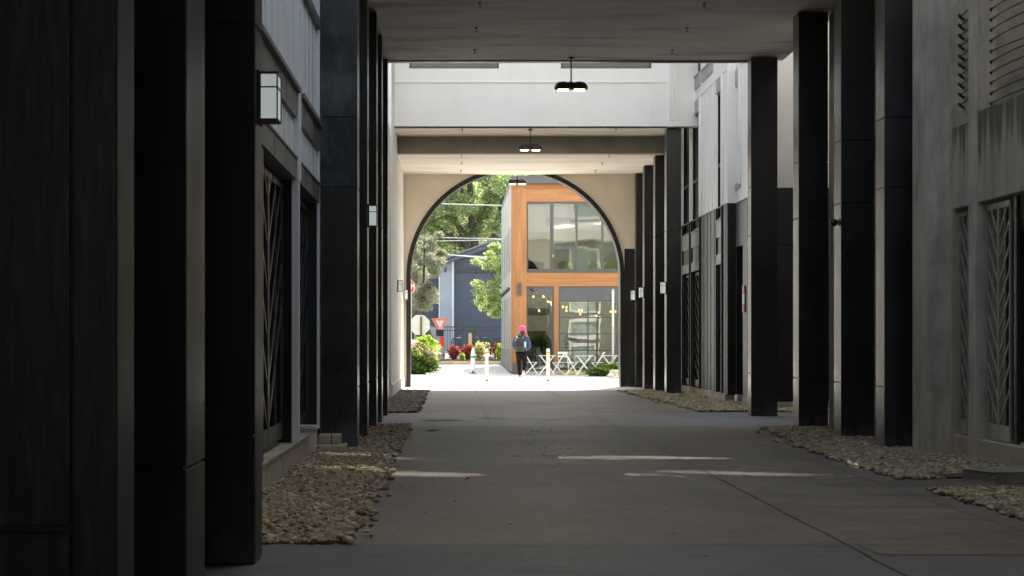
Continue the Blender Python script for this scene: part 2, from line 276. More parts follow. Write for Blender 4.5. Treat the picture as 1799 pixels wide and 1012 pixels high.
# ------------------------------------------------------------------ builders
class MB:
    def __init__(s): s.v = []; s.f = []; s.mi = []; s.cur = 0; s.sm = []
    def add(s, vs, fs, smooth=False):
        o = len(s.v); s.v += [tuple(v) for v in vs]; s.f += [tuple(i+o for i in f) for f in fs]
        s.mi += [s.cur]*len(fs); s.sm += [smooth]*len(fs); return s
    def box(s, x0, x1, y0, y1, z0, z1, bev=0):
        if x0 > x1: x0, x1 = x1, x0
        if y0 > y1: y0, y1 = y1, y0
        if z0 > z1: z0, z1 = z1, z0
        v = [(x, y, z) for z in (z0, z1) for y in (y0, y1) for x in (x0, x1)]
        return s.add(v, [(0,2,3,1),(4,5,7,6),(0,1,5,4),(2,6,7,3),(0,4,6,2),(1,3,7,5)])
    def tube(s, pts, rad, n=8, smooth=True, cap=True):
        pts = [Vector(p) for p in pts]; rad = rad if isinstance(rad, (list, tuple)) else [rad]*len(pts)
        vs = []; fs = []; up = None
        for i, p in enumerate(pts):
            t = (pts[min(i+1, len(pts)-1)]-pts[max(i-1, 0)]).normalized()
            if up is None or abs(t.dot(up)) > .98: up = Vector((0, 0, 1)) if abs(t.z) < .9 else Vector((0, 1, 0))
            a = t.cross(up).normalized(); b = a.cross(t).normalized(); up = b
            for k in range(n):
                q = 2*math.pi*k/n; vs.append(p+(a*math.cos(q)+b*math.sin(q))*rad[i])
        for i in range(len(pts)-1):
            for k in range(n): fs.append((i*n+k, i*n+(k+1)%n, (i+1)*n+(k+1)%n, (i+1)*n+k))
        if cap: fs.append(tuple(range(n-1, -1, -1))); fs.append(tuple((len(pts)-1)*n+k for k in range(n)))
        return s.add(vs, fs, smooth)
    def bar(s, a, b, w, t, side=None):
        a, b = Vector(a), Vector(b); d = (b-a).normalized(); side = Vector(side) if side else Vector((0, 1, 0))
        u = d.cross(side).normalized()*w/2; q = side.normalized()*t/2
        v = [a-u-q, a+u-q, a+u+q, a-u+q, b-u-q, b+u-q, b+u+q, b-u+q]
        return s.add(v, [(0,1,2,3),(7,6,5,4),(0,4,5,1),(1,5,6,2),(2,6,7,3),(3,7,4,0)])
    def prism(s, poly, axis, a, b):
        n = len(poly)
        def mk(p, c): return (c, p[0], p[1]) if axis == 'x' else ((p[0], c, p[1]) if axis == 'y' else (p[0], p[1], c))
        v = [mk(p, a) for p in poly]+[mk(p, b) for p in poly]
        f = [tuple(range(n)), tuple(range(2*n-1, n-1, -1))]+[(i, (i+1)%n+0, (i+1)%n+n, i+n) for i in range(n)]
        return s.add(v, f)
    def lathe(s, prof, c=(0, 0, 0), n=24, smooth=True, sx=1, sy=1):
        vs = []; fs = []
        for r, z in prof:
            for k in range(n):
                q = 2*math.pi*k/n; vs.append((c[0]+r*sx*math.cos(q), c[1]+r*sy*math.sin(q), c[2]+z))
        for i in range(len(prof)-1):
            for k in range(n): fs.append((i*n+k, i*n+(k+1)%n, (i+1)*n+(k+1)%n, (i+1)*n+k))
        fs.append(tuple(range(n-1, -1, -1))); fs.append(tuple((len(prof)-1)*n+k for k in range(n)))
        return s.add(vs, fs, smooth)
    def build(s, name, ms, parent=None, loc=None, bevel=0):
        me = bpy.data.meshes.new(name)
        off = Vector(loc) if loc is not None else (parent_loc(parent) if parent else Vector((0, 0, 0)))
        me.from_pydata([(v[0]-off.x, v[1]-off.y, v[2]-off.z) for v in s.v], [], s.f)
        ms = ms if isinstance(ms, (list, tuple)) else [ms]
        for m in ms: me.materials.append(M[m])
        me.polygons.foreach_set('material_index', s.mi); me.polygons.foreach_set('use_smooth', s.sm)
        me.update()
        o = bpy.data.objects.new(name, me); COL.objects.link(o)
        if parent: o.parent = parent
        else: o.location = off
        if bevel:
            b = o.modifiers.new('bevel', 'BEVEL'); b.width = bevel; b.segments = 2; b.limit_method = 'ANGLE'
        return o
def parent_loc(p):
    v = Vector((0, 0, 0))
    while p: v += p.location; p = p.parent
    return v
def tag(o, label=None, cat=None, group=None, kind=None):
    if label: o['label'] = label
    if cat: o['category'] = cat
    if group: o['group'] = group
    if kind: o['kind'] = kind
    return o
def thing(name, loc, label, cat, group=None):
    o = bpy.data.objects.new(name, None); COL.objects.link(o); o.location = loc; o.empty_display_size = .2
    return tag(o, label, cat, group)
def copy_tree(o, loc=None, label=None, parent=None, rot=None):
    c = o.copy(); COL.objects.link(c)
    if parent: c.parent = parent
    for ch in list(o.children): copy_tree(ch, parent=c)
    if loc is not None: c.location = loc
    if label: c['label'] = label
    if rot is not None: c.rotation_euler = rot
    return c
def arr_mesh(name, V, Fc, m, parent=None, smooth=False, loc=(0, 0, 0)):
    me = bpy.data.meshes.new(name); k = Fc.shape[1]
    off = parent_loc(parent) if parent else Vector(loc)
    V = V-np.array(off)
    me.vertices.add(len(V)); me.vertices.foreach_set('co', V.astype(np.float32).ravel())
    me.loops.add(Fc.size); me.loops.foreach_set('vertex_index', Fc.astype(np.int32).ravel())
    me.polygons.add(len(Fc)); me.polygons.foreach_set('loop_start', np.arange(0, Fc.size, k, dtype=np.int32)); me.polygons.foreach_set('loop_total', np.full(len(Fc), k, np.int32))
    me.materials.append(M[m]); me.update(calc_edges=True)
    if smooth: me.polygons.foreach_set('use_smooth', np.ones(len(Fc), bool))
    o = bpy.data.objects.new(name, me); COL.objects.link(o)
    if parent: o.parent = parent
    else: o.location = off
    return o

# wall slab in plane X (or Y): cells on a grid with rectangular holes
def wall_cells(mb, axis, face, back, a0, a1, z0, z1, holes):
    A = sorted({a0, a1, *[h for H in holes for h in H[:2] if a0 < h < a1]}); Z = sorted({z0, z1, *[h for H in holes for h in H[2:4] if z0 < h < z1]})
    for i in range(len(A)-1):
        j0 = None
        for j in range(len(Z)):
            solid = j < len(Z)-1 and not any(H[0] <= (A[i]+A[i+1])/2 <= H[1] and H[2] <= (Z[j]+Z[j+1])/2 <= H[3] for H in holes)
            if solid and j0 is None: j0 = Z[j]
            if not solid and j0 is not None:
                if axis == 'x': mb.box(face, back, A[i], A[i+1], j0, Z[j])
                else: mb.box(A[i], A[i+1], face, back, j0, Z[j])
                j0 = None
    return mb

# ------------------------------------------------------------------ ground
def gz(d):
    if d < 56: return 0
    if d < 70: return .25*(d-56)/14
    if d < 76: return .25+.4*(d-70)/6
    return .65+.01*(d-76)
def strip(name, x0, x1, ds, m, dz=0, label=None):
    mb = MB(); n = 2
    for i in range(len(ds)-1):
        a, b = ds[i], ds[i+1]
        mb.add([(x0, a, gz(a)+dz), (x1, a, gz(a)+dz), (x1, b, gz(b)+dz), (x0, b, gz(b)+dz)], [(0, 1, 2, 3)])
    o = mb.build(name, m); tag(o, kind='structure'); return o
strip('ground', -900, 900, [-60, 56, 70, 76, 120, 1500], 'ground', -.012)
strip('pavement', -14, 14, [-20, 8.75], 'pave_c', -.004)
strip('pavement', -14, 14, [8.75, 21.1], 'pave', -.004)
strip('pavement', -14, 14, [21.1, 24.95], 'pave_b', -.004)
strip('pavement', -14, 14, [24.95, 36.6], 'pave', -.004)  # stops at the shade edge; paler ground beyond adds sun brightness by colour
strip('pavement', 2.5, 9, [8.35, 8.75], 'pave', .0)
strip('road', -60, 60, [71.2, 72, 76, 84], 'road', 0)
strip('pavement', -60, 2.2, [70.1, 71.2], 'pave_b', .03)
# joints
jb = MB()
def joint(pts, wd=.012, z=.003):
    for (a, b) in zip(pts[:-1], pts[1:]):
        a = Vector((*a, z)); b = Vector((*b, z)); n = Vector((-(b-a).y, (b-a).x, 0)).normalized()*wd/2
        jb.add([a-n, b-n, b+n, a+n], [(0, 1, 2, 3)])
def wig(x, y0, y1, amp=.006, step=.35):
    y = y0; out = []
    while y < y1: out.append((x+random.uniform(-amp, amp), y)); y += step*random.uniform(.6, 1.4)
    out.append((x, y1)); return out
joint(wig(2.42, 6, 38, .012), .011); joint(wig(3.75, 6, 21), .008); joint(wig(.55, 22, 38), .008)
for y in (8.75, 11.6, 15.4, 21.1, 24.95, 29, 33.5): joint([(x, y+random.uniform(-.004, .004)) for x in np.linspace(-.67, 4.1, 14)], .010)
for k in range(3):
    x0, y0 = [(1.9, 10.2), (.6, 7.8), (3.0, 12.9)][k]; p = [(x0, y0)]
    for i in range(12): p.append((p[-1][0]+random.uniform(.03, .12), p[-1][1]-random.uniform(.05, .22)))
    joint(p, .005)
for (cx, cy, r, a0, a1) in ((5.2, 13.2, 4.1, 3.3, 4.0), (1.2, 17.4, 1.1, 5.6, 6.3)):
    joint([(cx+r*math.cos(t), cy+r*math.sin(t)) for t in np.linspace(a0, a1, 22)], .006, .0025)
tag(jb.build('pavement_joints', 'joint'), kind='structure')
# shallow dark wet stain sheets / small grime spots
gb = MB()
for (x, y, sx, sy) in [(-.2, 22.6, .5, .12), (.55, 23.1, .3, .08), (-.35, 22.1, .12, .05), (2.3, 23.3, .10, .08), (2.9, 23.0, .08, .05), (1.6, 22.7, .35, .05), (-.3, 20.1, .12, .1)]:
    pts = [(x+sx*math.cos(q)*random.uniform(.6, 1.1), y+sy*math.sin(q)*random.uniform(.6, 1.1), .004) for q in np.linspace(0, 2*math.pi, 14)[:-1]]
    gb.add(pts, [tuple(range(len(pts)))])
tag(gb.build('pavement_stain', 'joint'), 'dark irregular oil stains on the passage pavement', None, kind='stuff')
# pale chips scattered in the middle
cb = MB()
for i in range(70):
    x = 1.05+random.gauss(0, .18); y = random.uniform(14.2, 20.5); q = random.uniform(.008, .02)
    if i > 45: x = random.uniform(-.5, 4); y = random.uniform(8, 22); q = random.uniform(.005, .015)
    cb.box(x-q, x+q, y-q, y+q, 0, .006)
tag(cb.build('paint_chips', 'speck'), 'pale chips scattered over the middle of the passage pavement', kind='stuff')

# ------------------------------------------------------------------ gravel
def ico(sub):
    t = (1+5**.5)/2
    v = [(-1,t,0),(1,t,0),(-1,-t,0),(1,-t,0),(0,-1,t),(0,1,t),(0,-1,-t),(0,1,-t),(t,0,-1),(t,0,1),(-t,0,-1),(-t,0,1)]
    f = [(0,11,5),(0,5,1),(0,1,7),(0,7,10),(0,10,11),(1,5,9),(5,11,4),(11,10,2),(10,7,6),(7,1,8),(3,9,4),(3,4,2),(3,2,6),(3,6,8),(3,8,9),(4,9,5),(2,4,11),(6,2,10),(8,6,7),(9,8,1)]
    v = [Vector(a).normalized() for a in v]
    for _ in range(sub):
        c = {}; nf = []
        def mid(a, b):
            k = (min(a, b), max(a, b))
            if k not in c: v.append(((v[a]+v[b])/2).normalized()); c[k] = len(v)-1
            return c[k]
        for a, b, d in f:
            x, y, z = mid(a, b), mid(b, d), mid(d, a); nf += [(a, x, z), (b, y, x), (d, z, y), (x, y, z)]
        f = nf
    return np.array(v), np.array(f)
def stones(name, label, polyfn, box, dens, r0, r1, sub, m='stone', h=.024):
    x0, x1, y0, y1 = box; n = int((x1-x0)*(y1-y0)*dens)
    p = np.column_stack([rng.uniform(x0, x1, n), rng.uniform(y0, y1, n)])
    q_ = p+rng.normal(0, 1, p.shape)*np.where(rng.random(len(p)) < .2, .10, .03)[:, None]
    p = p[[polyfn(a, b) for a, b in q_]]; n = len(p)
    V0, F0 = ico(sub); k = len(V0)
    r = rng.uniform(r0, r1, n)**1.0
    sc = np.column_stack([r*rng.uniform(.8, 1.35, n), r*rng.uniform(.75, 1.15, n), r*rng.uniform(.45, .75, n)])
    # template noise
    T = [V0*(1+.16*np.sin(V0@rng.normal(0, 2.2, 3)+rng.uniform(0, 6))[:, None])*(1+.1*np.sin(V0@rng.normal(0, 3, 3))[:, None]) for _ in range(12)]
    ti = rng.integers(0, 12, n); V = np.stack([T[i] for i in ti])*sc[:, None, :]
    a = rng.uniform(0, 6.28, n); tl = rng.normal(0, .35, n)
    ct, st = np.cos(tl)[:, None], np.sin(tl)[:, None]
    X, Y, Z = V[..., 0].copy(), V[..., 1].copy(), V[..., 2].copy()
    X, Z = X*ct-Z*st, X*st+Z*ct
    ca, sa = np.cos(a)[:, None], np.sin(a)[:, None]; X, Y = X*ca-Y*sa, X*sa+Y*ca
    base = h*(.35+.65*rng.random(n))*(.75+.25*np.sin(p[:, 0]*3+p[:, 1]*1.7))
    V = np.stack([X+p[:, 0, None], Y+p[:, 1, None], Z+base[:, None]], -1).reshape(-1, 3)
    Fc = (F0[None]+(np.arange(n)*k)[:, None, None]).reshape(-1, 3)
    o = arr_mesh(name, V, Fc, m, smooth=True); tag(o, label, kind='stuff'); return o
def edge(x, y): return .03*math.sin(y*7.3)+.02*math.sin(y*17+1)
strip('gravel_bed', -1.62, -.78, [8.86, 21.0], 'dirt', .012)
strip('gravel_bed', -1.6, -.74, [24.95, 36], 'dirt', .012)
strip('gravel_bed', 4.2, 5.6, [13.0, 16]
,'dirt', .012); strip('gravel_bed', 4.62, 5.6, [16, 20.4], 'dirt', .012)
strip('gravel_bed', 4.2, 5.6, [7.4, 11.8], 'dirt', .012)
strip('gravel_bed', 4.4, 9, [25.3, 36], 'dirt', .012)
lf = lambda x, y: x < -.68+edge(x, y) and x > -1.6
stones('gravel', 'brown river stones between left pillars and pavement in the foreground', lf, (-1.6, -.5, 8.8, 14.5), 1250, .012, .036, 2, h=.024)
stones('gravel', 'brown river stones beside the black columns on the left', lf, (-1.6, -.6, 14.5, 21.1), 950, .015, .036, 1, h=.024)
stones('gravel', 'dark gravel bed by the white wall before the arch', lf, (-1.6, -.6, 25.0, 36.0), 650, .022, .042, 1, 'stone_d', h=.024)
stones('gravel', 'tan river stones in front of the three black columns on the right', lambda x, y: x > (4.06 if y < 16 else 4.06+.10*(y-16))+edge(x, y) and x < 5.6 and not (x > 4.42 and 12.5 < y < 13.4), (4.0, 5.5, 12.9, 20.7), 950, .015, .036, 1, h=.024)
stones('gravel', 'tan river stones beside the concrete step in the right foreground', lambda x, y: x > 4.03+edge(x, y), (3.95, 5.5, 8.8, 11.95), 1250, .012, .036, 2, h=.024)
stones('gravel', 'pale gravel along the far right building base', lambda x, y: x > 4.42-.02*(y-26)+edge(x, y)*2, (4.1, 9, 25.3, 36), 420, .022, .045, 1, h=.024)
def leaves_scatter(name, label, n, box, z, m, s0, s1):
    x0, x1, y0, y1 = box; V = []; Fc = []
    for i in range(n):
        c = Vector((random.uniform(x0, x1), random.uniform(y0, y1), z+random.uniform(0, .02))); r = random.uniform(s0, s1); a = random.uniform(0, 6.28)
        u = Vector((math.cos(a), math.sin(a), random.uniform(-.4, .4)))*r; v = Vector((-math.sin(a), math.cos(a), random.uniform(-.5, .5)))*r*.6
        k = len(V); V += [c-u, c-v+Vector((0, 0, r*.3)), c+u, c+v]; Fc.append((k, k+1, k+2, k+3))
    o = arr_mesh(name, np.array(V), np.array(Fc), m); tag(o, label, kind='stuff'); return o
leaves_scatter('fallen_leaves', 'dry brown leaves caught among the stones on the left', 700, (-1.5, -.62, 9, 20), .075, 'leafbrown', .012, .03)
leaves_scatter('fallen_leaves', 'dry brown leaves on the stones at the right', 90, (4.1, 5.3, 9, 19), .08, 'leafbrown', .012, .03)
leaves_scatter('fallen_leaves', 'few dry leaves along the pavement edge', 50, (-.66, .2, 9, 21), .008, 'leafbrown', .008, .018)

# ------------------------------------------------------------------ columns
JZ = [0, .72, 3.04, 3.85]
def column(x_in, side, d, top, label, wdt=.42, dep=.36, face='black', ret='side', group='black clad columns along the passage'):
    x_out = x_in+side*wdt
    c = thing('column', (x_in+side*wdt/2, d+dep/2, 0), label, 'column', group)
    core = MB(); core.box(x_in+side*.012, x_out-side*.012, d+.012, d+dep-.012, 0, top); core.build('post', 'black2', c)
    z = JZ+[top]
    for i in range(len(z)-1):
        a, b = z[i]+(.006 if i else 0), z[i+1]-(.006 if i < len(z)-2 else 0)
        p = MB(); p.box(x_in, x_out, d, d+dep, a, b)
        # turned-up lip under each joint and a corner bead
        if i: p.box(x_in+side*.01, x_out-side*.03, d-.006, d-.001, a, a+.012)
        p.box(x_in+side*.035, x_in+side*.041, d-.003, d+.001, a+.015, b-.01)
        s_ = 1
        p.cur = 1
        p.box(x_in-side*.003, x_in+side*.001, d+.012, d+dep-.012, a+.004, b-.004)
        zz = a+.25
        while zz < b-.1:
            for yy in (d+.06, d+dep-.06): p.lathe([(.007, -.004), (.007, .0), (.003, .003)], (0, 0, 0), 6)
            nv = 18*2
            for q in range(len(p.v)-nv, len(p.v)):
                vx, vy, vz = p.v[q]; first = q < len(p.v)-18
                p.v[q] = (x_in-side*(.003+vz), (d+.06 if first else d+dep-.06)+vx, zz+vy)
            zz += .62
        p.build('panel', [face, ret], c, bevel=.002)
    return c
# near portal, left
c1 = thing('column', (-1.3, 4.1, 0), 'widest black column at the left edge of the photo, nearest the camera', 'column', 'black clad columns along the passage')
for a, b in ((0, .715), (.735, 6.02)):
    m1 = MB(); m1.box(-1.9, -1.075, 3.98, 4.2, a, b); m1.box(-1.9, -1.08, 3.975, 3.98, b-.016, b-.004)
    m1.build('panel', 'timber', c1, bevel=.003)
MB().box(-1.066, -.945, 3.975, 4.19, 0, 6.02).build('board', 'timber', c1, bevel=.004)
MB().box(-1.88, -1.07, 4.0, 4.18, 0, 6.02).build('post', 'black2', c1)
MB().box(-.945, -.941, 3.985, 4.19, 0, 6.02).build('side_trim', 'side_dark', c1)
column(-1.12, -1, 5.94, 6.02, 'second black column from the left edge, with a grey riveted side strip', .6, .46, ret='side_dark')
column(-1.12, -1, 8.0, 6.02, 'third black column from the left, standing before the foreground gravel', .46, .31, ret='side_dark')
# middle portal, left
column(-1.12, -1, 16.5, 6.02, 'broad black column left of the passage with pale cloudy sheen on its front', face='black_sheen')
column(-1.12, -1, 18.4, 6.02, 'black column just behind the sheen-marked broad column, carrying a wall lamp')
column(-1.12, -1, 20.6, 6.02, 'middle one of the thin looking black columns left, beneath the near ceiling')
column(-1.12, -1, 22.1, 6.02, 'second last black column on the left before the white wall')
column(-1.12, -1, 24.05, 6.02, 'last black column on the left under the ceiling edge, beside the white wall', .42, .25)
# middle portal, right
column(5.0, 1, 16.5, 6.02, 'rightmost black column, directly beside the bare concrete pier', .42)
column(5.0, 1, 18.35, 6.02, 'black column with the round security camera on its side', .42)
column(5.0, 1, 20.6, 6.02, 'black column on the right touching the ceiling corner', .42)
column(5.0, 1, 23.9, 6.02, 'wide black column on the right between white facade and bright opening', .44, .3)
# far portal, right
column(5.0, 1, 33.4, 6.24, 'tall black column right of the soffit under the white wall, nearest of the far row', .34, .34)
column(5.0, 1, 35.3, 5.86, 'second black column of the far row right of the arch', .34, .34)
column(5.0, 1, 37.3, 5.86, 'third black column of the far row, carrying a wall lamp', .34, .34)
column(5.0, 1, 39.0, 5.86, 'black column hard against the right side of the arch', .34, .3)

# ------------------------------------------------------------------ middle bridge building (over d 16.4-24.3)
b2 = thing('bridge_building', (2, 20, 6.05), 'building block spanning the passage above the stained grey ceiling', 'building')
cb2 = MB(); C2 = 6.05; SL = [(17.35, 17.75), (19.25, 19.75)]
slots = []  # unseen roof openings, added so the sun draws streaks on the floor
for (xa, xb, yc, hw) in ((0.0, 2.0, 17.62, .58), (3.1, 5.25, 17.66, .56), (0.0, 1.75, 19.5, .46), (2.6, 4.9, 19.52, .45)):
    for k in range(10):
        a, b = xa+(xb-xa)*k/10, xa+(xb-xa)*(k+1)/10
        if xa == 0.0: hh = hw*(1-.8*(k/9)**3); dy = -.08*(k/9)
        else: hh = hw*(1-(abs(k-3.2)/6.8)**1.3*.95); dy = .05-.14*(k/9)
        hh = max(.03, hh*(1-.22*math.sin(k*1.9+xa)**2)); slots.append((a, b, max(yc+dy-hh, yc-.62), min(yc+dy+hh, 19.975)))
def slab_cells(mb, x0, x1, y0, y1, z0, z1, holes):
    X = sorted({x0, x1, *[h for H in holes for h in H[:2]]}); Y = sorted({y0, y1, *[h for H in holes for h in H[2:]]})
    for i in range(len(X)-1):
        for j in range(len(Y)-1):
            cx, cy = (X[i]+X[i+1])/2, (Y[j]+Y[j+1])/2
            if not any(H[0] < cx < H[1] and H[2] < cy < H[3] for H in holes): mb.box(X[i], X[i+1], Y[j], Y[j+1], z0, z1)
slab_cells(cb2, -3.0, 5.48, 16.4, 24.3, C2, C2+.3, slots)
cb2.build('ceiling', 'ceiling', b2)
lv = MB()
for (ya, yb_) in ((17.0, 18.25), (19.0, 19.98)):
    for y in np.arange(ya, yb_, .05):
        t = abs(y-(ya+yb_)/2)/((yb_-ya)/2); 
        for k in range(26):
            xk = -.05+5.35*k/26; o = .55+.45*math.sin(xk*2.6+y*5.1)*math.sin(xk*1.1+2+y*2.3)
            lv.box(xk, xk+5.35/26, y, y+.05-(.030*(1-t**1.4))*max(.12, o), C2+.14, C2+.15)
lv.build('added_sun_streak_louvre', 'charcoal', b2)  # unseen slats added in the openings to soften the sun streaks
MB().box(-1.6, 5.47, 24.3, 24.42, C2+.012, 6.95).build('edge_beam', 'beam', b2)
MB().box(-1.6, 5.48, 24.3, 24.44, C2-.02, C2+.012).build('drip_edge', 'black2', b2)
MB().box(5.48, 5.62, 19.0, 24.3, C2, C2+.5).build('side_fascia', 'ceiling', b2)
MB().box(-4, 11, 16.0, 16.25, C2+.02, 17.4).build('wall', 'white', b2)  # unseen wall added above the slab, tall enough to shade the near court

# near block overhead
nb = MB(); nb.box(-3, 6, -14, 8.6, 6.05, 6.5); tag(nb.build('ceiling', 'charcoal'), kind='structure')
bkw = MB(); bkw.box(-12, 15, -30, -29.7, 0, 7); tag(bkw.build('back_wall', 'charcoal'), kind='structure')  # unseen wall added behind the camera, sized to limit light from there

# ------------------------------------------------------------------ far block with arch
b3 = thing('arch_building', (1.7, 36, 0), 'white building block ahead pierced by the round arch over the passage', 'building')
u = MB(); wins = [(-1.04, 1.06, 7.62, 9.4), (2.5, 4.62, 7.62, 9.4), (-1.04, 1.06, 10.6, 12.4), (2.5, 4.62, 10.6, 12.4)]
wall_cells(u, 'y', 33.2, 33.45, -1.60, 12, 6.27, 20, wins)
for x in (-1.04, 1.06, 1.8, 4.62): u.box(x-.004, x+.004, 33.193, 33.2, 6.3, 7.6)
u.box(-1.36, 4.95, 33.17, 33.2, 7.285, 7.31)
for x in (5.03, 5.12, 5.2): u.box(x, x+.028, 33.16, 33.2, 6.4, 12)
u.build('upper_wall', 'white', b3)
for x0, x1, z0, z1 in wins:
    wf = MB(); wf.box(x0, x1, 33.3, 33.34, z0, z0+.06); wf.box(x0, x0+.05, 33.3, 33.34, z0+.06, z1); wf.box(x1-.05, x1, 33.3, 33.34, z0+.06, z1)
    f = wf.build('window', 'frame', b3); MB().box(x0+.05, x1-.05, 33.31, 33.33, z0+.06, z1).build('pane', 'glassdark', f)
    MB().box(x0+.02, x1-.02, 33.36, 33.40, z0, z1).build('blind', 'charcoal', f)
MB().box(-1.38, 5.0, 33.2+.001, 34.9, 6.27, 6.5).box(5.0, 5.4, 33.2+.001, 34.9, 6.275, 6.5).build('soffit', 'ceiling2', b3)
MB().box(-1.38, 5.34, 34.9, 35.15, 5.86, 6.6).build('beam', 'beam', b3)
MB().box(-1.38, 5.8, 35.15, 39.4, 5.87, 6.2).build('ceiling', 'ceiling2', b3)
# arch wall
AX, AZ, RI, RO = PX(905.5, 39.4), PZ(485.5, 39.4), 184*39.4/F, 191.5*39.4/F
def archpoly(r, n=64): return [(AX-r, 0)]+[(AX-r*math.cos(math.pi*i/n), AZ+r*math.sin(math.pi*i/n)) for i in range(n+1)]+[(AX+r, 0)]
def arch_face(mb, r, x0, x1, ztop, y0, y1, zlo=None, only=None):
    pts = archpoly(r); vs = []; fs = []
    # columns of quads from arch curve up to ztop
    for y in (y0, y1):
        base = len(vs)
    for i in range(1, len(pts)-2):
        (xa, za), (xb, zb) = pts[i], pts[i+1]
        za2, zb2 = min(za, ztop), min(zb, ztop)
        v = [(xa, y0, za2), (xb, y0, zb2), (xb, y0, ztop), (xa, y0, ztop), (xa, y1, za2), (xb, y1, zb2), (xb, y1, ztop), (xa, y1, ztop)]
        mb.add(v, [(0, 1, 2, 3), (7, 6, 5, 4), (0, 4, 5, 1)])
    return mb
aw = MB(); arch_face(aw, RO, 0, 0, 6.6, 39.4, 39.75)
aw.box(-1.7, AX-RO, 39.4, 39.75, 0, 6.6); aw.box(AX+RO, 9, 39.4, 39.75, 3.82, 6.6)
for px in (748, 1065, 975+90): aw.box(PX(px, 39.4)-.004, PX(px, 39.4)+.004, 39.394, 39.4, AZ+1.9 if px < 900 else AZ+2.0, 5.86)
aw.build('arch_wall', 'cream', b3)
MB().box(AX+RO, 9, 39.4, 39.75, 0, 3.82).build('dado_panel', 'black', b3)
ring = MB(); n = 72
def arc(r): return [(AX-r, .0)]+[(AX-r*math.cos(math.pi*i/n), AZ+r*math.sin(math.pi*i/n)) for i in range(n+1)]+[(AX+r, .0)]
A_, B_ = arc(RI), arc(RO)
for i in range(len(A_)-1):
    (ax, az), (bx, bz), (cx, cz), (dx, dz) = A_[i], A_[i+1], B_[i+1], B_[i]
    y0, y1 = 39.36, 39.82
    ring.add([(ax, y0, az), (bx, y0, bz), (cx, y0, cz), (dx, y0, dz), (ax, y1, az), (bx, y1, bz), (cx, y1, cz), (dx, y1, dz)],
             [(0, 1, 2, 3), (7, 6, 5, 4), (0, 4, 5, 1), (2, 6, 7, 3)])
ring.build('arch_trim', 'black2', b3)
# overhang and rear facade with white framed windows (seen mirrored in the shop glass)
MB().box(-4, 9.5, 39.76, 41.0, 6.17, 6.6).build('overhang', 'white2', b3)
rw = MB(); rh = []
for x0 in (5.7, 8.9):
    for z0, z1 in ((.15, 1.15), (1.45, 2.35), (2.65, 3.5), (4.2, 5.8), (7.2, 9.2), (10.2, 12.2)): rh.append((x0, x0+1.35, z0, z1))
wall_cells(rw, 'y', 41.0, 40.8, -6, 14, 6.6, 20, rh); rw.build('rear_wall', 'white', b3)
rw = MB(); wall_cells(rw, 'y', 39.9, 39.76, 5.0, 14, 0, 6.17, rh); rw.build('rear_wall', 'zinc', b3)
for (x0, x1, z0, z1) in rh:
    if x0 < 0 and z0 < 6: continue
    yf = 41.0 if z0 > 6 else 39.9
    f = MB().box(x0-.06, x1+.06, yf-.02, yf+.06, z0-.06, z0+.08).box(x0-.06, x1+.06, yf-.02, yf+.06, z1-.08, z1+.06).box(x0-.06, x0+.08, yf-.02, yf+.06, z0+.08, z1-.08).box(x1-.08, x1+.06, yf-.02, yf+.06, z0+.08, z1-.08).build('window', 'whitepaint', b3)
    MB().box(x0, x1, yf-.08, yf-.06, z0, z1).build('pane', 'winteal', f)
# left side wall of the far court and portal
lw = MB(); lw.box(-1.7, -1.38, 31.7, 39.36, .28, 21)
for z in (2.3, 3.66, 4.9, 7.3): lw.box(-1.386, -1.38, 31.7, 39.3, z, z+.01)
for y in (34.2, 36.9): lw.box(-1.386, -1.38, y, y+.01, .3, 6)
lw.build('side_wall', 'white2', b3)
MB().box(-1.7, -1.35, 31.66, 39.36, 0, .28).build('plinth', 'white2', b3)
fw = MB(); fw.box(-4, -1.381, 31.55, 31.69, .32, 21)
for z in (2.1, 4.0, 6.6, 7.9): fw.box(-1.6, -1.385, 31.54, 31.55, z, z+.012)
fw.build('front_wall', 'white', b3); 
bpy.data.objects['front_wall']['label'] = 'narrow white wall face left of the upper wall'
MB().box(-4, -1.42, 24.5, 31.5, 0, 6).build('court_wall', 'white2', b3)

# ------------------------------------------------------------------ left building (court between near and middle portals)
bl = thing('apartment_building', (-1.9, 14, 0), 'left building with white panels above and patterned metal gates below', 'building')
XL = -1.58
MB().box(-2.2, XL, 8.31, 16.95, 0, .225).box(-2.2, XL+.02, 11.3, 16.4, .225, .245).build('concrete_base', 'concrete_w', bl)
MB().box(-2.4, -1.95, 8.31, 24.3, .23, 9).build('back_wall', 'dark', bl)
for (a, b_) in ((11.3, 11.82), (14.17, 14.3), (16.42, 16.6)): MB().box(-1.95, XL, a, b_, .245, 2.85).build('pier', 'black2', bl)
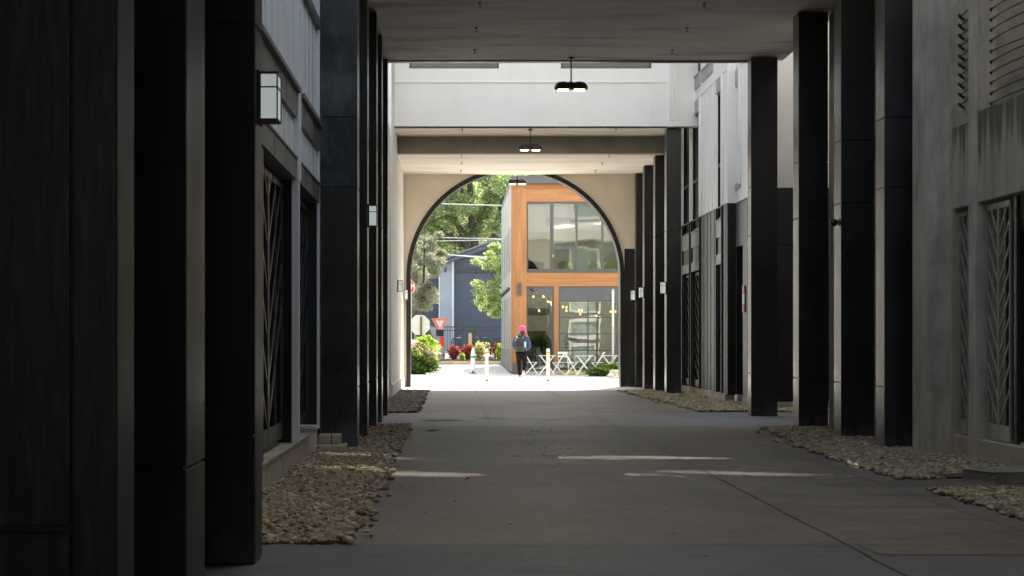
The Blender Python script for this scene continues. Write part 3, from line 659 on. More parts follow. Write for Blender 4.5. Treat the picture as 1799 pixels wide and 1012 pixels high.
# lower band, cladding strips, ledge, upper cladding, upper band, glazing
band = MB()
for y0, y1 in ((8.4, 14.04), (14.32, 16.44)):
    band.box(-1.95, XL+.03, y0, y1, 2.85, 3.05); band.box(-1.95, XL+.045, y0, y1, 3.05, 3.07)
    band.box(-1.95, XL+.035, y0+.01, y1-.01, 3.45, 3.70); band.box(-1.95, XL+.08, y0, y1, 3.70, 3.745); band.box(-1.95, XL+.05, y0+.3, y0+.95, 3.745, 3.80); band.box(-1.95, XL+.05, y0+1.15, y0+1.8, 3.745, 3.80)
    for y in np.arange(y0+.5, y1, .85): band.box(XL+.03, XL+.034, y, y+.008, 2.86, 3.04); band.box(XL+.035, XL+.039, y, y+.008, 3.46, 3.69)
    band.box(-1.95, XL+.04, y0, y1, 4.85, 4.96); 
band.build('metal_band', 'zinc', bl)
cl = MB()
for y0, y1 in ((8.4, 14.04), (14.32, 16.44)):
    cl.box(-1.95, XL, y0, y1, 3.07, 3.45); cl.box(-1.95, XL-.01, y0, y1, 3.75, 4.85)
    for y in np.arange(y0+.2, y1, .42): cl.box(XL, XL+.010, y, y+.012, 3.07, 3.45); cl.box(XL-.01, XL+.004, y, y+.012, 3.80, 4.85)
    cl.box(-1.95, XL, y0, y1, 6.2, 9)
cl.build('white_cladding', 'white', bl)
MB().box(-1.9, XL-.05, 8.4, 16.4, 4.96, 6.2).build('window', 'glassdark', bl)
MB().box(-1.95, XL+.05, 14.05, 14.3, 2.86, 6.2).box(-1.6, XL+.05, 14.06, 14.16, .25, 2.86).box(-1.95, XL+.03, 16.45, 16.56, .25, 6.2).build('white_trim', 'white', bl)
MB().box(-1.7, XL+.07, 15.55, 15.72, 0, .30).box(-1.7, XL+.10, 15.52, 15.75, .30, .33).build('trim_foot', 'white2', bl)
sp = thing('splash_block', (-1.33, 15.9, 0), 'small concrete block with a rusty pin at the left building base', 'block')
MB().box(-1.52, -1.20, 15.75, 16.15, 0, .10).box(-1.52, -1.28, 15.95, 16.3, .10, .20).build('block', 'concrete_w', sp, bevel=.01)
MB().tube([(-1.36, 15.9, .1), (-1.37, 15.9, .26)], .006).build('pin', 'rust', sp)
# chevron gates
def chevron(name, parent, axis, face, a0, a1, z0, z1, m, leafs=2, fr=.03, slat=.018, pitch=.34, deep=.012, rise=.32):
    """metal leaf gate: frame, centre spines and slanting bars rising outward from each spine"""
    out = MB(); L = (a1-a0)/leafs
    def bx(aa, ab, za, zb, t0, t1):
        if axis == 'x': out.box(face+t0, face+t1, aa, ab, za, zb)
        else: out.box(aa, ab, face+t0, face+t1, za, zb)
    def br(p, q, wd):
        if axis == 'x': out.bar((face, p[0], p[1]), (face, q[0], q[1]), wd, deep, (1, 0, 0))
        else: out.bar((p[0], face, p[1]), (q[0], face, q[1]), wd, deep, (0, 1, 0))
    for i in range(leafs):
        b0, b1 = a0+i*L+.004, a0+(i+1)*L-.004; mid = (b0+b1)/2
        bx(b0, b0+fr*.8, z0, z1, -.012, .012); bx(b1-fr*.8, b1, z0, z1, -.012, .012)
        bx(b0+fr*.8, b1-fr*.8, z0, z0+.16, -.01, .01); bx(b0+fr*.8, b1-fr*.8, z1-.06, z1, -.01, .01)
        bx(mid-fr*.28, mid+fr*.28, z0+.16, z1-.06, -.009, .009)
        half = (b1-b0)/2-fr; z = z0+.18
        while z < z1-.1:
            for sgn in (-1, 1):
                # bars converge toward the joint between leaves
                tocentre = (i == 0 and sgn > 0) or (i == leafs-1 and sgn < 0) or leafs == 1
                pa, pb = (mid, mid+sgn*half)
                zlow, zhigh = z, z+rise
                if leafs == 2:
                    dirn = 1 if i == 0 else -1            # low at the meeting stile
                    lo = (mid+dirn*half*(1 if sgn*dirn > 0 else 0)); hi = lo-dirn*half
                    zz = z+(0 if sgn*dirn > 0 else rise); p, q = (lo, zz), (hi, zz+rise)
                else: p, q = (mid, z), (mid+sgn*half, z+rise)
                if q[1] > z1-.06:
                    if p[1] >= z1-.07: continue
                    t = (z1-.06-p[1])/(q[1]-p[1]); q = (p[0]+(q[0]-p[0])*t, z1-.06)
                br(p, q, slat)
            z += pitch
    o = out.build(name, m, parent); return o
chevron('gate', bl, 'x', XL-.11, 11.83, 14.0, .30, 2.80, 'grille', 2, .05, .05, .42, rise=.55)
bpy.data.objects['gate']['label'] = 'chevron gate catching warm and green reflections'
chevron('gate', bl, 'x', XL-.11, 14.35, 16.40, .30, 2.80, 'grille', 2, .05, .05, .42, rise=.55)
chevron('gate', bl, 'x', XL-.11, 9.0, 11.3, .30, 2.80, 'grille', 2, .05, .05, .42, rise=.55)
MB().box(-2.3, -1.6, 16.95, 24.2, 0, 6.03).build('dark_wall', 'black', bl)
MB().box(-2.3, -1.72, -8, 8.3, 0, 6.03).build('dark_wall', 'black2', bl)

# ------------------------------------------------------------------ concrete building, right
bc = thing('concrete_building', (6, 14, 0), 'weathered concrete building with mossy wall and taut cables at right', 'building')
XC = 5.43
pb = MB(); pb.box(5.19, XC+.02, 15.62, 16.1, 0, 8); pb.box(5.2, XC+.03, 15.612, 15.62, 0, 2.02); pb.build('corner_pier', 'concrete', bc, bevel=.012)
MB().box(XC+.02, XC+.28, 15.55, 16.1, 0, 8).build('return_wall', 'concrete_w', bc)
MB().box(XC, XC+.30, 14.80, 15.02, .0, 8).build('pillar', 'concrete', bc, bevel=.01)
MB().box(XC+.02, XC+.30, 8, 14.80, 0, .235).box(XC+.02, XC+.3, 15.02, 15.55, 0, .235).build('sill_wall', 'concrete_w', bc, bevel=.01)
sw = MB(); sw.box(XC+.02, XC+.35, 8, 14.80, 2.69, 3.63); sw.box(XC+.02, XC+.35, 15.02, 15.55, 2.69, 3.58)
sw.build('spandrel_wall', 'moss', bc, bevel=.012)
MB().box(XC+.02, XC+.40, 14.30, 14.80, 3.63, 8).box(XC+.06, XC+.4, 15.02, 15.61, 3.58, 8).build('jamb', 'concrete_w', bc, bevel=.008)
MB().box(XC+1.1, XC+1.2, 8, 16, 3.2, 9).box(XC+.36, XC+1.1, 15.1, 15.5, 3.3, 8).box(XC+.4, XC+1.1, 13.9, 14.1, 3.4, 8).build('inner_wall', 'concrete_w', bc)
MB().box(XC+.36, XC+1.3, 8, 16.1, 2.5, 3.2).build('floor_slab', 'concrete', bc)
MB().box(XC+1.2, XC+1.3, 8, 17, 0, 2.5).box(XC+.34, XC+1.2, 16.12, 16.3, 0, 2.5).build('gate_recess', 'mulch', bc)
MB().box(XC+.34, XC+1.2, 16.12, 16.3, 2.51, 8).build('return_wall', 'concrete', bc)
MB().box(XC+.02, XC+.3, -8, 8, 0, 8).box(XC+.02, 9, 4, 15, 8, 8.3).box(XC+.02, XC+.3, 8, 14.8, 6.2, 8).build('unseen_block_wall', 'concrete', bc)  # unseen wall and roof added to block light from the right
MB().box(XC+.1, XC+.3, 8, 16.1, 8.3, 9).build('unseen_top_wall', 'concrete', bc)  # unseen band above the roof, height set for sky light on the court
chevron('gate', bc, 'x', XC+.10, 15.05, 15.53, .245, 2.67, 'grille2', 2, .016, .016, .24, rise=.17)
# bay two: leaves drawn into the reveal at an angle, the right leaf nearer
gt = chevron('gate', bc, 'x', XC+.10, 14.12, 14.74, .245, 2.66, 'grille2', 2, .018, .02, .24, rise=.18)
MB().box(XC+.08, XC+.12, 13.93, 14.0, .245, 2.68).box(XC+.30, XC+.34, 12.2, 14.05, .245, 2.68).build('gate_post', 'black2', bc)
# anchored cables
wall_y0, wall_y1 = 14.3, 14.8
zs = [PZ(y, 14.55) for y in (3.5, 21.5, 39.5, 57.5, 76, 94.5, 113, 131.5, 149.5, 168, 185.5)]
for i, z in enumerate(zs+[zs[0]+.11, zs[0]+.22]):
    k = MB(); x0 = PX(1736, 14.42); y0 = 14.42
    k.lathe([(.022, 0), (.022, .006), (.012, .012), (.008, .03)], (0, 0, 0), 10)
    for q in range(len(k.v)): vx, vy, vz = k.v[q]; k.v[q] = (XC+.018-vz*.6, y0+vx, z+vy)
    sag = -.03 if i == 5 else 0
    pts = [(XC+.0, y0, z), (XC+.06, y0-.4, z+.03+sag), (XC+.16, y0-1.1, z+.05+sag*1.5), (XC+.26, y0-2.6, z+.08)]
    k.tube(pts, .006, 6); k.build('cable', 'twine', bc)
for i, py in enumerate((34, 51, 68, 86, 104, 119, 137, 154, 171, 189)):
    k = MB(); z = PZ(py, 15.3); y0 = 15.28; xx = XC+.055
    k.tube([(xx+.02, y0+.05, z), (xx-.045, y0-.02, z+.008)], [.02, .011], 8); k.tube([(xx-.04, y0-.015, z+.007), (xx-.09, y0-.09, z+.02)], .017, 8)
    k.tube([(xx-.06, y0-.05, z+.015), (XC+.02, 14.98, z+.06)], .006, 6); k.build('cable_anchor', 'twine', bc)
# wall behind the right columns, with pipe and conduit
rwb = MB(); rwb.box(5.5, 5.75, 16.1, 20.85, 0, 6.03); rwb.build('passage_wall', 'concrete', bc)
MB().box(5.46, 5.5, 18.85, 19.3, 0, 6.0).build('flat_pilaster', 'concrete_w', bc)
MB().tube([(5.47, 19.75, 0), (5.47, 19.75, 2.75)], .022).build('conduit', 'concrete_w', bc)
st = MB(); st.prism([(4.60, 12.86), (4.74, 12.5), (5.43, 12.62), (5.43, 13.3)], 'z', 0, .10); tag(st.build('step', 'mulch2', loc=(4.9, 12.9, 0), bevel=.012), 'low concrete step block among the stones below the gates', 'step')

# ------------------------------------------------------------------ right building (court before the arch)
br = thing('apartment_building', (5.9, 30, 0), 'right building with white upper panels and grey lower panels', 'building')
XA, XB = 5.65, 5.83
def dA(px): return XA*F/(px-VX)
def dB(px): return XB*F/(px-VX)
holesA = []
W = [(dA(1212.5), dA(1201)), (dA(1230.5), dA(1217))]
for a, b_ in W:
    holesA += [(a, b_, 3.82, 6.55), (a, b_, 7.42, 10), (a, b_, .17, 2.9)]
W3 = (dA(1269), dA(1261)); holesA += [(W3[0], W3[1], 3.87, 6.62), (W3[0], W3[1], .17, 2.9)]
yA0, yA1 = 29.4, 39
wh = MB(); wall_cells(wh, 'x', XA, XA+.3, yA0, yA1, 4.11, 13, holesA)
for y in np.arange(dA(1258), dA(1233), .42): wh.box(XA-.012, XA, y, y+.014, 4.12, 6.84)
for px in (1215, 1231.5, 1270.5, 1199): wh.box(XA-.05, XA, dA(px)-.04, dA(px)+.05, 4.1, 6.86)
wh.box(XA-.02, XA, yA0, yA1, 6.86, 6.885)
wh.build('white_upper_wall', 'white', br)
lo = MB(); wall_cells(lo, 'x', XA, XA+.3, yA0, yA1, .17, 4.108, holesA)
for y in np.arange(yA0+.12, yA1, .43):
    for z0, z1 in ((.75, 3.1), (3.13, 4.1), (.18, .73)):
        if any(h[0]-.02 < y < h[1]+.02 and not (z1 < h[2] or z0 > h[3]) for h in holesA): continue
        lo.box(XA-.012, XA, y, y+.014, z0, z1)
lo.box(XA-.012, XA, yA0, yA1, 3.105, 3.125); lo.box(XA-.02, XA, yA0, yA1, 4.085, 4.108)
lo.build('grey_lower_wall', 'zinc', br)
for (a, b_) in W+[W3]:
    MB().box(XA-.03, XA, a-.02, b_+.02, 6.56, 6.83).box(XA-.045, XA, a-.02, b_+.02, 6.535, 6.56).build('metal_panel', 'panelgrey', br)
    MB().box(XA-.03, XA, a-.02, b_+.02, 3.46, 3.80).box(XA-.05, XA+.02, a-.02, b_+.02, 3.80, 3.83).build('metal_panel', 'panelgrey', br)
    MB().box(XA-.03, XA, a-.02, b_+.02, 2.915, 3.10).box(XA-.04, XA, a-.02, b_+.02, 2.89, 2.915).build('metal_panel', 'panelgrey', br)
    if a != W3[0]: MB().box(XA-.03, XA, a-.02, b_+.02, 7.12, 7.4).box(XA-.05, XA, a-.02, b_+.02, 7.4, 7.43).build('metal_panel', 'panelgrey', br)
    f = MB().box(XA+.02, XA+.05, a, b_-.01, 3.84, 3.9).box(XA+.02, XA+.05, a, b_-.01, 6.49, 6.54).box(XA+.01, XA+.05, a, b_-.01, 4.98, 5.04).box(XA+.02, XA+.05, a, a+.05, 3.9, 6.49).build('window', 'frame', br)
    ln = MB()
    for z0, z1 in ((3.84, 6.54), (7.43, 10)) if a != W3[0] else ((3.88, 6.6),): ln.box(XA+.003, XA+.29, b_-.008, b_-.002, z0, z1)
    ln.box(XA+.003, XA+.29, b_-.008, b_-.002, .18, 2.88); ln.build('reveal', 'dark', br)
    MB().box(XA+.055, XA+.065, a, b_-.01, 3.85, 6.54).build('pane', 'winrough', f)
    MB().box(XA+.055, XA+.065, a, b_-.01, 7.42, 10).build('pane', 'winrough', f)
    tr = MB(); tr.box(XA-.04, XA+.02, a-.08, a-.03, .17, 4.09); tr.box(XA-.04, XA+.02, b_+.03, b_+.08, .17, 4.09); tr.build('jamb_trim', 'black2', br)
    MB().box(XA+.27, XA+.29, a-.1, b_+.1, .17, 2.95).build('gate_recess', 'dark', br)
    chevron('gate', br, 'x', XA+.05, a, b_-.01, .2, 2.86, 'grille', 1, .03, .03, .3, rise=.42)
MB().box(XA-.03, XA, dA(1253), dA(1234), 7.12, 7.36).box(XA-.05, XA, dA(1253)-.02, dA(1234)+.02, 7.36, 7.4).build('metal_panel', 'panelgrey', br)
bs = MB(); bs.box(XA-.04, XA+.3, yA0+.01, yA1, 0, .17); bs.box(XA-.10, XA-.04, dA(1215)-.35, dA(1215)+.3, 0, .19); bs.box(XB-.03, XB+.3, 26.72, 29.39, 0, .14)
bs.build('concrete_base', 'concrete_w', br)
# step face at d 29.4 plus dark corner post below
MB().box(XA+.001, XB+.3, yA0-.02, yA0-.001, 4.11, 13).build('white_return', 'white', br)
MB().box(XA+.001, XB+.3, yA0-.02, yA0-.001, .14, 4.105).build('dark_return', 'black', br)
hb = [(dB(1300.5), dB(1292.5), 4.5, 6.5), (dB(1305), dB(1293.5), .14, 3.2)]
w2 = MB(); wall_cells(w2, 'x', XB, XB+.3, 26.7, 29.38, 4.11, 13, hb)
for y in (27.1, 27.7): w2.box(XB-.01, XB, y, y+.012, 4.12, 10)
w2.box(XB-.015, XB, 26.7, 29.38, 6.86, 6.885); w2.box(XB-.05, XB, hb[0][0]-.07, hb[0][0]-.02, 4.45, 6.85)
w2.build('white_upper_wall', 'white', br)
l2 = MB(); wall_cells(l2, 'x', XB, XB+.3, 26.7, 29.38, .14, 4.108, hb)
for y in (27.1, 27.7, 28.2): l2.box(XB-.012, XB, y, y+.014, .75, 3.1); l2.box(XB-.012, XB, y, y+.014, .16, .72); l2.box(XB-.012, XB, y, y+.014, 3.24, 4.1)
l2.box(XB-.012, XB, 26.7, hb[1][0], .725, .745); l2.box(XB-.02, XB, 26.7, 29.38, 4.085, 4.108)
l2.build('grey_lower_wall', 'zinc', br)
MB().box(XB+.12, XB+.14, hb[0][0], hb[0][1], 4.5, 6.5).box(XB-.03, XB+.02, hb[0][0]+.01, hb[0][0]+.06, 4.5, 6.5).build('slit_window', 'whitepaint', br)
MB().box(XB-.02, XB, hb[0][0]-.02, hb[0][1]+.02, 4.38, 4.5).build('metal_panel', 'panelgrey', br); MB().box(XB-.02, XB, hb[0][0]-.02, hb[0][1]+.02, 6.52, 6.82).build('metal_panel', 'panelgrey', br)
MB().box(XB+.24, XB+.26, hb[1][0], hb[1][1], .15, 3.19).build('door', 'dark', br); MB().box(XB+.003, XB+.235, hb[1][1]-.008, hb[1][1]-.002, .15, 3.19).build('reveal', 'dark', br)
# wall facing the camera right of the wide column
MB().box(XB, 12, 26.45, 26.69, 4.11, 12).build('white_end_wall', 'white2', br)
MB().box(XB, 12, 26.44, 26.69, .13, 4.105).box(XB, 12, 26.43, 26.44, 3.05, 3.06).build('dark_end_wall', 'black', br)
MB().box(XB-.03, 12, 26.40, 26.69, 0, .13).build('concrete_base', 'concrete_w', br)
MB().box(12, 12.3, 16, 26.6, 0, 12).build('white_end_wall', 'white2', br)
MB().box(5.76, 12, 20.55, 20.85, 0, 8).build('court_wall', 'black2', br)  # unseen wall, blackened to keep its reflection off the wide column
ds = thing('sign', (XB-.02, dB(1308), PZ(525, 28.5)), 'narrow red and white notice on the grey panels beside a doorway', 'sign')
for nm, m_, z0, z1 in (('red_field', 'fadered', 2.20, 2.37), ('white_field', 'signwhite', 2.0, 2.2), ('red_field', 'fadered', 1.84, 2.0)):
    MB().box(XB-.03, XB-.014, dB(1310), dB(1306.5), z0, z1).build(nm, m_, ds)
ub = thing('utility_box', (5.76, dB(1301), .15), 'small shiny metal box at the foot of the dark doorway', 'box')
MB().box(XB-.12, XB-.02, dB(1305.5), dB(1301), 0, .17).build('box_body', 'steel', ub, bevel=.01)
MB().box(XB-.13, XB-.12, dB(1305), dB(1302), .06, .11).build('label_plate', 'signwhite', ub)

# ------------------------------------------------------------------ wall lamps
def wall_lamp(p, nx, label):
    """p: point on the wall (left edge at wall), nx: +1 lamp sticks out to +X"""
    c = thing('wall_lamp', p, label, 'lamp', 'rectangular wall lamps along the passage')
    x, y, z = p; H, Wd, D = .265, .18, .12; s = nx
    bx = lambda mb, a, b_, y0, y1, z0, z1: mb.box(x+s*a, x+s*b_, y+y0, y+y1, z+z0, z+z1)
    b = MB(); bx(b, 0, .015, -Wd/2-.01, Wd/2+.01, -H/2-.015, H/2+.015); b.build('backplate', 'lampframe', c)
    g_ = MB(); bx(g_, .018, D-.006, -Wd/2+.006, Wd/2-.006, -H/2+.008, H/2-.008); g_.build('diffuser', 'lampglass', c)
    f = MB(); t = .008
    for yy in (-Wd/2, Wd/2-t):
        for xx in (.015, D-t): bx(f, xx, xx+t, yy, yy+t, -H/2+t, H/2-t)
    bx(f, .015, D+.006, -Wd/2-.006, Wd/2+.006, H/2-t+.002, H/2+.006); bx(f, .015, D, -Wd/2, Wd/2, -H/2-.002, -H/2+t-.002)
    for yy in (-Wd/2-.002, Wd/2-.004): bx(f, .02, D-.004, yy, yy+.006, H/2-.085, H/2-.077)
    bx(f, D-.006, D+.001, -Wd/2, Wd/2, H/2-.085, H/2-.077)
    f.build('frame', 'lampframe', c); return c
wall_lamp((-1.117, 8.16, PZ(170, 8.1)), 1, 'largest rectangular wall lamp, on the third left column before the white panels')
wall_lamp((-1.117, 18.55, PZ(382, 18.5)+.02), 1, 'pale wall lamp glowing beside the broad column with cloudy sheen')
wall_lamp((-1.374, 34.9, PZ(503, 34.9)), 1, 'small wall lamp on the off-white wall left of the arch')
wall_lamp((-1.374, 39.15, PZ(518, 39.15)), 1, 'small wall lamp next to the left foot of the arch trim')
wall_lamp((4.997, 33.5, PZ(505.5, 33.4)), -1, 'highest wall lamp in the far right row, on the nearest far column')
wall_lamp((4.997, 37.4, PZ(514, 37.4)), -1, 'middle wall lamp of the three on the far right columns')
wall_lamp((4.997, 39.1, PZ(519, 39.1)), -1, 'wall lamp closest to the right edge of the arch')
# ------------------------------------------------------------------ pendants
def pendant(x, y, ztop, zhead, label):
    c = thing('pendant_lamp', (x, y, zhead), label, 'lamp', 'black twin head pendant lamps')
    MB().tube([(x, y, zhead+.05), (x, y, ztop-.01)], .012, 8).build('stem', 'lampframe', c)
    MB().lathe([(.065, 0), (.06, .014), (.02, .03)], (x, y, ztop-.034), 16).build('mount', 'lampframe', c)
    MB().lathe([(.08, -.05), (.085, .02), (.07, .045), (.03, .06)], (x, y, zhead), 14).build('hub', 'lampframe', c)
    for s in (-1, 1):
        cx = x+s*.135
        MB().lathe([(.128, -.075), (.146, -.062), (.150, -.035), (.135, .01), (.095, .045), (.045, .06)], (cx, y, zhead), 20).build('hood', 'lampframe', c)
        MB().box(cx-.09, cx+.09, y-.08, y+.08, zhead-.088, zhead-.0755).build('led_panel', 'led', c)
    return c
pendant(PX(1002.5, 24.1), 24.0, 6.05, PZ(150, 24.0), 'nearest pendant lamp, hanging below the edge of the stained ceiling')
pendant(PX(931.5, 33.6), 33.6, 6.27, PZ(258, 33.6), 'middle pendant lamp, before the taupe beam')
pendant(PX(908.5, 40.5), 40.45, 6.17, PZ(318.5, 40.45), 'farthest pendant lamp, at the crown of the arch')
# ------------------------------------------------------------------ sprinklers & camera
sp0 = thing('sprinkler_head', (0, 0, 0), 'x', 'sprinkler', 'small sprinkler heads under the ceilings')
MB().lathe([(.03, 0), (.028, -.006), (.01, -.01), (.01, -.035)], (0, 0, 0), 10).build('nozzle', 'brass', sp0)
MB().box(-.012, -.008, -.003, .003, -.06, -.03).box(.008, .012, -.003, .003, -.06, -.03).lathe([(.026, -.068), (.026, -.063)], (0, 0, 0), 10).build('deflector', 'brass', sp0)
spots = [(843, 11, 6.05, 'sprinkler under the near ceiling, top row left of centre'), (837, 54, 6.05, 'sprinkler under the near ceiling, second row left of centre'), (834, 92, 6.05, 'sprinkler under the near ceiling, third row left of the first pendant'),
         (1237, 12, 6.05, 'sprinkler under the near ceiling, top row on the right'), (1207, 54, 6.05, 'sprinkler under the near ceiling, second row on the right'), (1181, 93, 6.05, 'sprinkler under the near ceiling near its edge, right of the first pendant'),
         (812, 231, 6.27, 'sprinkler under the soffit beneath the white wall, left'), (1082, 230, 6.27, 'sprinkler under the soffit beneath the white wall, right'),
         (811, 275, 5.87, 'sprinkler under the cream ceiling, front row left'), (811, 288, 5.87, 'sprinkler under the cream ceiling, middle row left'), (810, 302, 5.87, 'sprinkler under the cream ceiling nearest the arch, left'),
         (1070, 275, 5.87, 'sprinkler under the cream ceiling, front row right'), (1058, 289, 5.87, 'sprinkler under the cream ceiling, middle row right'), (1046, 302, 5.87, 'sprinkler under the cream ceiling nearest the arch, right')]
for i, (px, py, zc, lab) in enumerate(spots):
    d = (zc-.05-EYE)*F/(VY-py); loc = (PX(px, d), d, zc)
    if i == 0: sp0.location = loc; sp0['label'] = lab
    else: copy_tree(sp0, loc, lab)
sc_ = thing('security_camera', (4.95, 18.53, PZ(391, 18.53)), 'black dome camera on the side of a right column', 'camera')
q = Vector((4.95, 18.53, PZ(391, 18.53)))
MB().lathe([(.05*math.sin(a), .05*math.cos(a)) for a in np.linspace(.1, 3.04, 12)], q, 18).build('dome', 'glassdark', sc_)
MB().box(q.x+.0, 5.0, q.y-.035, q.y+.035, q.z-.03, q.z+.03).build('mount', 'side', sc_)

# ------------------------------------------------------------------ cafe building
cf = thing('cafe_building', (4, 58, 0), 'two storey cafe with orange timber frame and large windows beyond the arch', 'building')
D = 54.8
px = lambda p: PX(p, D); pz = lambda y: PZ(y, D)
XR = px(1180)
MB().box(px(902), px(925), D-.04, D+.35, .44, pz(331)).build('timber_post', 'woodv', cf)
MB().box(px(901), px(926), D-.06, D+.37, 0, .44).build('post_base', 'charcoal', cf)
MB().box(px(898), px(902), D-.0, D+.2, .1, pz(331)).build('timber_return', 'woodv', cf)
MB().box(px(973), px(981.5), D-.02, D+.2, .12, pz(503.2)).build('timber_mullion', 'woodv', cf)
MB().box(px(925.1), XR, D-.02, D+.3, pz(354.3), pz(331)).build('timber_beam', 'woodh', cf)
MB().box(px(925.1), XR, D-.02, D+.3, pz(503), pz(479.5)).build('timber_beam', 'woodh', cf)
MB().box(px(899), XR, D-.05, D+.5, pz(331)+.002, pz(324)).build('eave', 'woodh', cf)
MB().box(px(898), XR, D-.35, 66, pz(324)+.01, pz(312)).box(px(897), XR, D-.38, D-.35, pz(312)-.03, pz(312)+.02).build('parapet', 'charcoal', cf)
# window frames upper
def frame_grid(mb, xs, zs_, y0, y1):
    """xs: list of (x0,x1) vertical members, zs_: horizontal (z0,z1,xa,xb)"""
    for a, b in xs: mb.box(a, b, y0, y1, zs_[0][1], zs_[-1][0])
    for z0, z1, xa, xb in zs_: mb.box(xa, xb, y0, y1, z0, z1)
wf = MB()
for a, b in ((924.5, 928), (966.5, 972.7), (1011, 1015), (1056.5, 1060.5), (1102, 1106), (1148, 1152)): wf.box(px(a), px(b), D+.03, D+.13, pz(472.5), pz(358))
wf.box(px(925.1), XR, D+.02, D+.14, pz(358), pz(354.3)-.001); wf.box(px(925.1), XR, D+.0, D+.16, pz(479.5)+.001, pz(472.5))
wf.box(px(972.7), px(1011), D+.03, D+.12, pz(438.5), pz(433))
fu = wf.build('window', 'frame', cf); fu['label'] = 'upper storey window band'
for a, b in ((928, 966.5), (972.7, 1011), (1015, 1056.5), (1060.5, 1102), (1106, 1148)): 
    MB().box(px(a), px(b), D+.07, D+.085, pz(472.5), pz(358)).build('pane', 'glass', fu)
MB().tube([(px(971.8), D+.01, pz(452)), (px(971.8), D+.01, pz(447))], .02, 6).build('window_handle', 'yellowtape', fu)
hd = MB(); hd.box(px(925.1), px(972.9), D+.04, D+.2, pz(519), pz(503)-.002); hd.box(px(981.6), XR, D+.04, D+.2, pz(528), pz(503)-.002)
hd.box(px(1033.5), px(1034), D+.03, D+.04, pz(528), pz(504)); hd.box(px(1058), px(1064), D+.0, D+.04, pz(518.5), pz(512.5))
hd.build('header_panel', 'charcoal', cf)
dr = MB(); dr.box(px(925.1), px(926.8), D+.03, D+.14, .12, pz(519)); dr.box(px(969.5), px(972.9), D+.03, D+.14, .12, pz(519)); dr.box(px(926.8), px(969.5), D+.03, D+.14, pz(652), pz(648.5))
do = dr.build('window', 'frame', cf); MB().box(px(926.8), px(969.5), D+.08, D+.09, pz(648.5), pz(519)).build('pane', 'glass', do); do['label'] = 'tall single pane left of the timber mullion'
gd = MB()
for y in (529, 557.5, 586.5, 615.6): gd.box(px(981.6), XR, D+.03, D+.12, pz(y+1.2), pz(y-1.0))
gd.box(px(981.6), XR, D+.03, D+.14, pz(651), pz(646.2))
for x in (982.6, 1033, 1084.5, 1135): gd.box(px(x-1.0), px(x+1.0), D+.025, D+.125, pz(646.2), pz(530.2))
go = gd.build('garage_door', 'frame', cf)
zr = [530, 557.5, 586.5, 615.6, 646.5]; xr = [982.6, 1033, 1084.5, 1135]
for i in range(4):
    for j in range(3): MB().box(px(xr[j]+1), px(xr[j+1]-1), D+.07, D+.08, pz(zr[i+1]-1), pz(zr[i]+1.2)).build('pane', 'glass', go)
cs = thing('wall_sconce', (px(912), D-.1, pz(508)), 'dark rectangular sconce on the orange timber post', 'lamp')
MB().box(px(909), px(915.3), D-.17, D-.04, pz(519), pz(498)).build('body', 'charcoal', cs, bevel=.01)
MB().box(px(910), px(914.3), D-.175, D-.17, pz(517), pz(500)).build('front_plate', 'frame', cs)
sc2 = thing('security_camera', (px(934), D-.05, pz(510)), 'tiny black camera above the tall cafe window pane', 'camera')
MB().tube([(px(933), D-.03, pz(508.5)), (px(936), D-.22, pz(511.5))], .04, 8).build('body', 'glassdark', sc2); MB().box(px(932), px(934), D-.03, D+.04, pz(509), pz(507.5)).build('mount', 'steel', sc2)
# side wall with slots
XS = px(898)
sdw = MB(); hs = []
for k in range(5):
    y0 = 55.6+k*2.05; hs += [(y0, y0+.75, pz(590)+1.35, pz(590)+3.35) if False else (y0, y0+.8, .95, 3.05), (y0, y0+.8, 3.95, 5.7)]
wall_cells(sdw, 'x', XS, XS+.25, D+.2, 66, .1, pz(324), hs)
for y in np.arange(D+.3, 66, .3): sdw.box(XS-.015, XS, y, y+.05, .1, .93)
sdw.build('side_wall', 'sidecorr', cf)
for a, b, z0, z1 in hs:
    f = MB().box(XS+.06, XS+.1, a, a+.05, z0, z1).box(XS+.06, XS+.1, b-.05, b, z0, z1).build('side_window', 'frame', cf)
    MB().box(XS+.09, XS+.11, a+.05, b-.05, z0, z1).build('pane', 'glassdark', f)
    if z0 < 2: MB().tube([(XS-.1, (a+b)/2, z1+.25), (XS, (a+b)/2, z1+.28)], [.10, .06], 8).build('side_lamp', 'frame', cf)
# shell and interior
MB().box(XS+.26, XR, D+.21, 66, .05, .12).build('floor', 'wallgrey', cf)
MB().box(XS+.26, XR, D+.31, 66, pz(503)+.01, pz(499)).build('upper_floor', 'charcoal', cf)
MB().box(XS+.26, XR, 60.2, 60.35, .12, pz(505)).box(XS+.26, XR, 61.5, 61.7, pz(479), pz(332)).box(XR, XR+.2, D, 66, 0, pz(324)).build('interior_wall', 'wallgrey', cf)
MB().box(XS+.26, XR, D+.4, 61.5, pz(334), pz(332)).build('interior_ceiling', 'charcoal', cf)
MB().tube([(px(970), 58.5, pz(378)), (XR, 58.5, pz(374))], .22, 12).build('ceiling_duct', 'steel', cf)
MB().box(px(925)+.1, px(980), 60.0, 60.1, pz(548), pz(536)).build('menu_board', 'frame', cf)
MB().box(px(935), px(975), 59.9, 60.0, pz(598), pz(580)).build('wall_picture', 'rust', cf)
yc = MB(); yc.box(px(981.5), px(1034), D-.28, D-.0, .0, .13); yc.build('yellow_kerb', 'yellow', cf, bevel=.01)
MB().box(px(1034.5), XR, D-.28, D, 0, .12).box(px(925), px(981), D-.1, D+.0, 0, .11).build('kerb', 'concrete', cf)
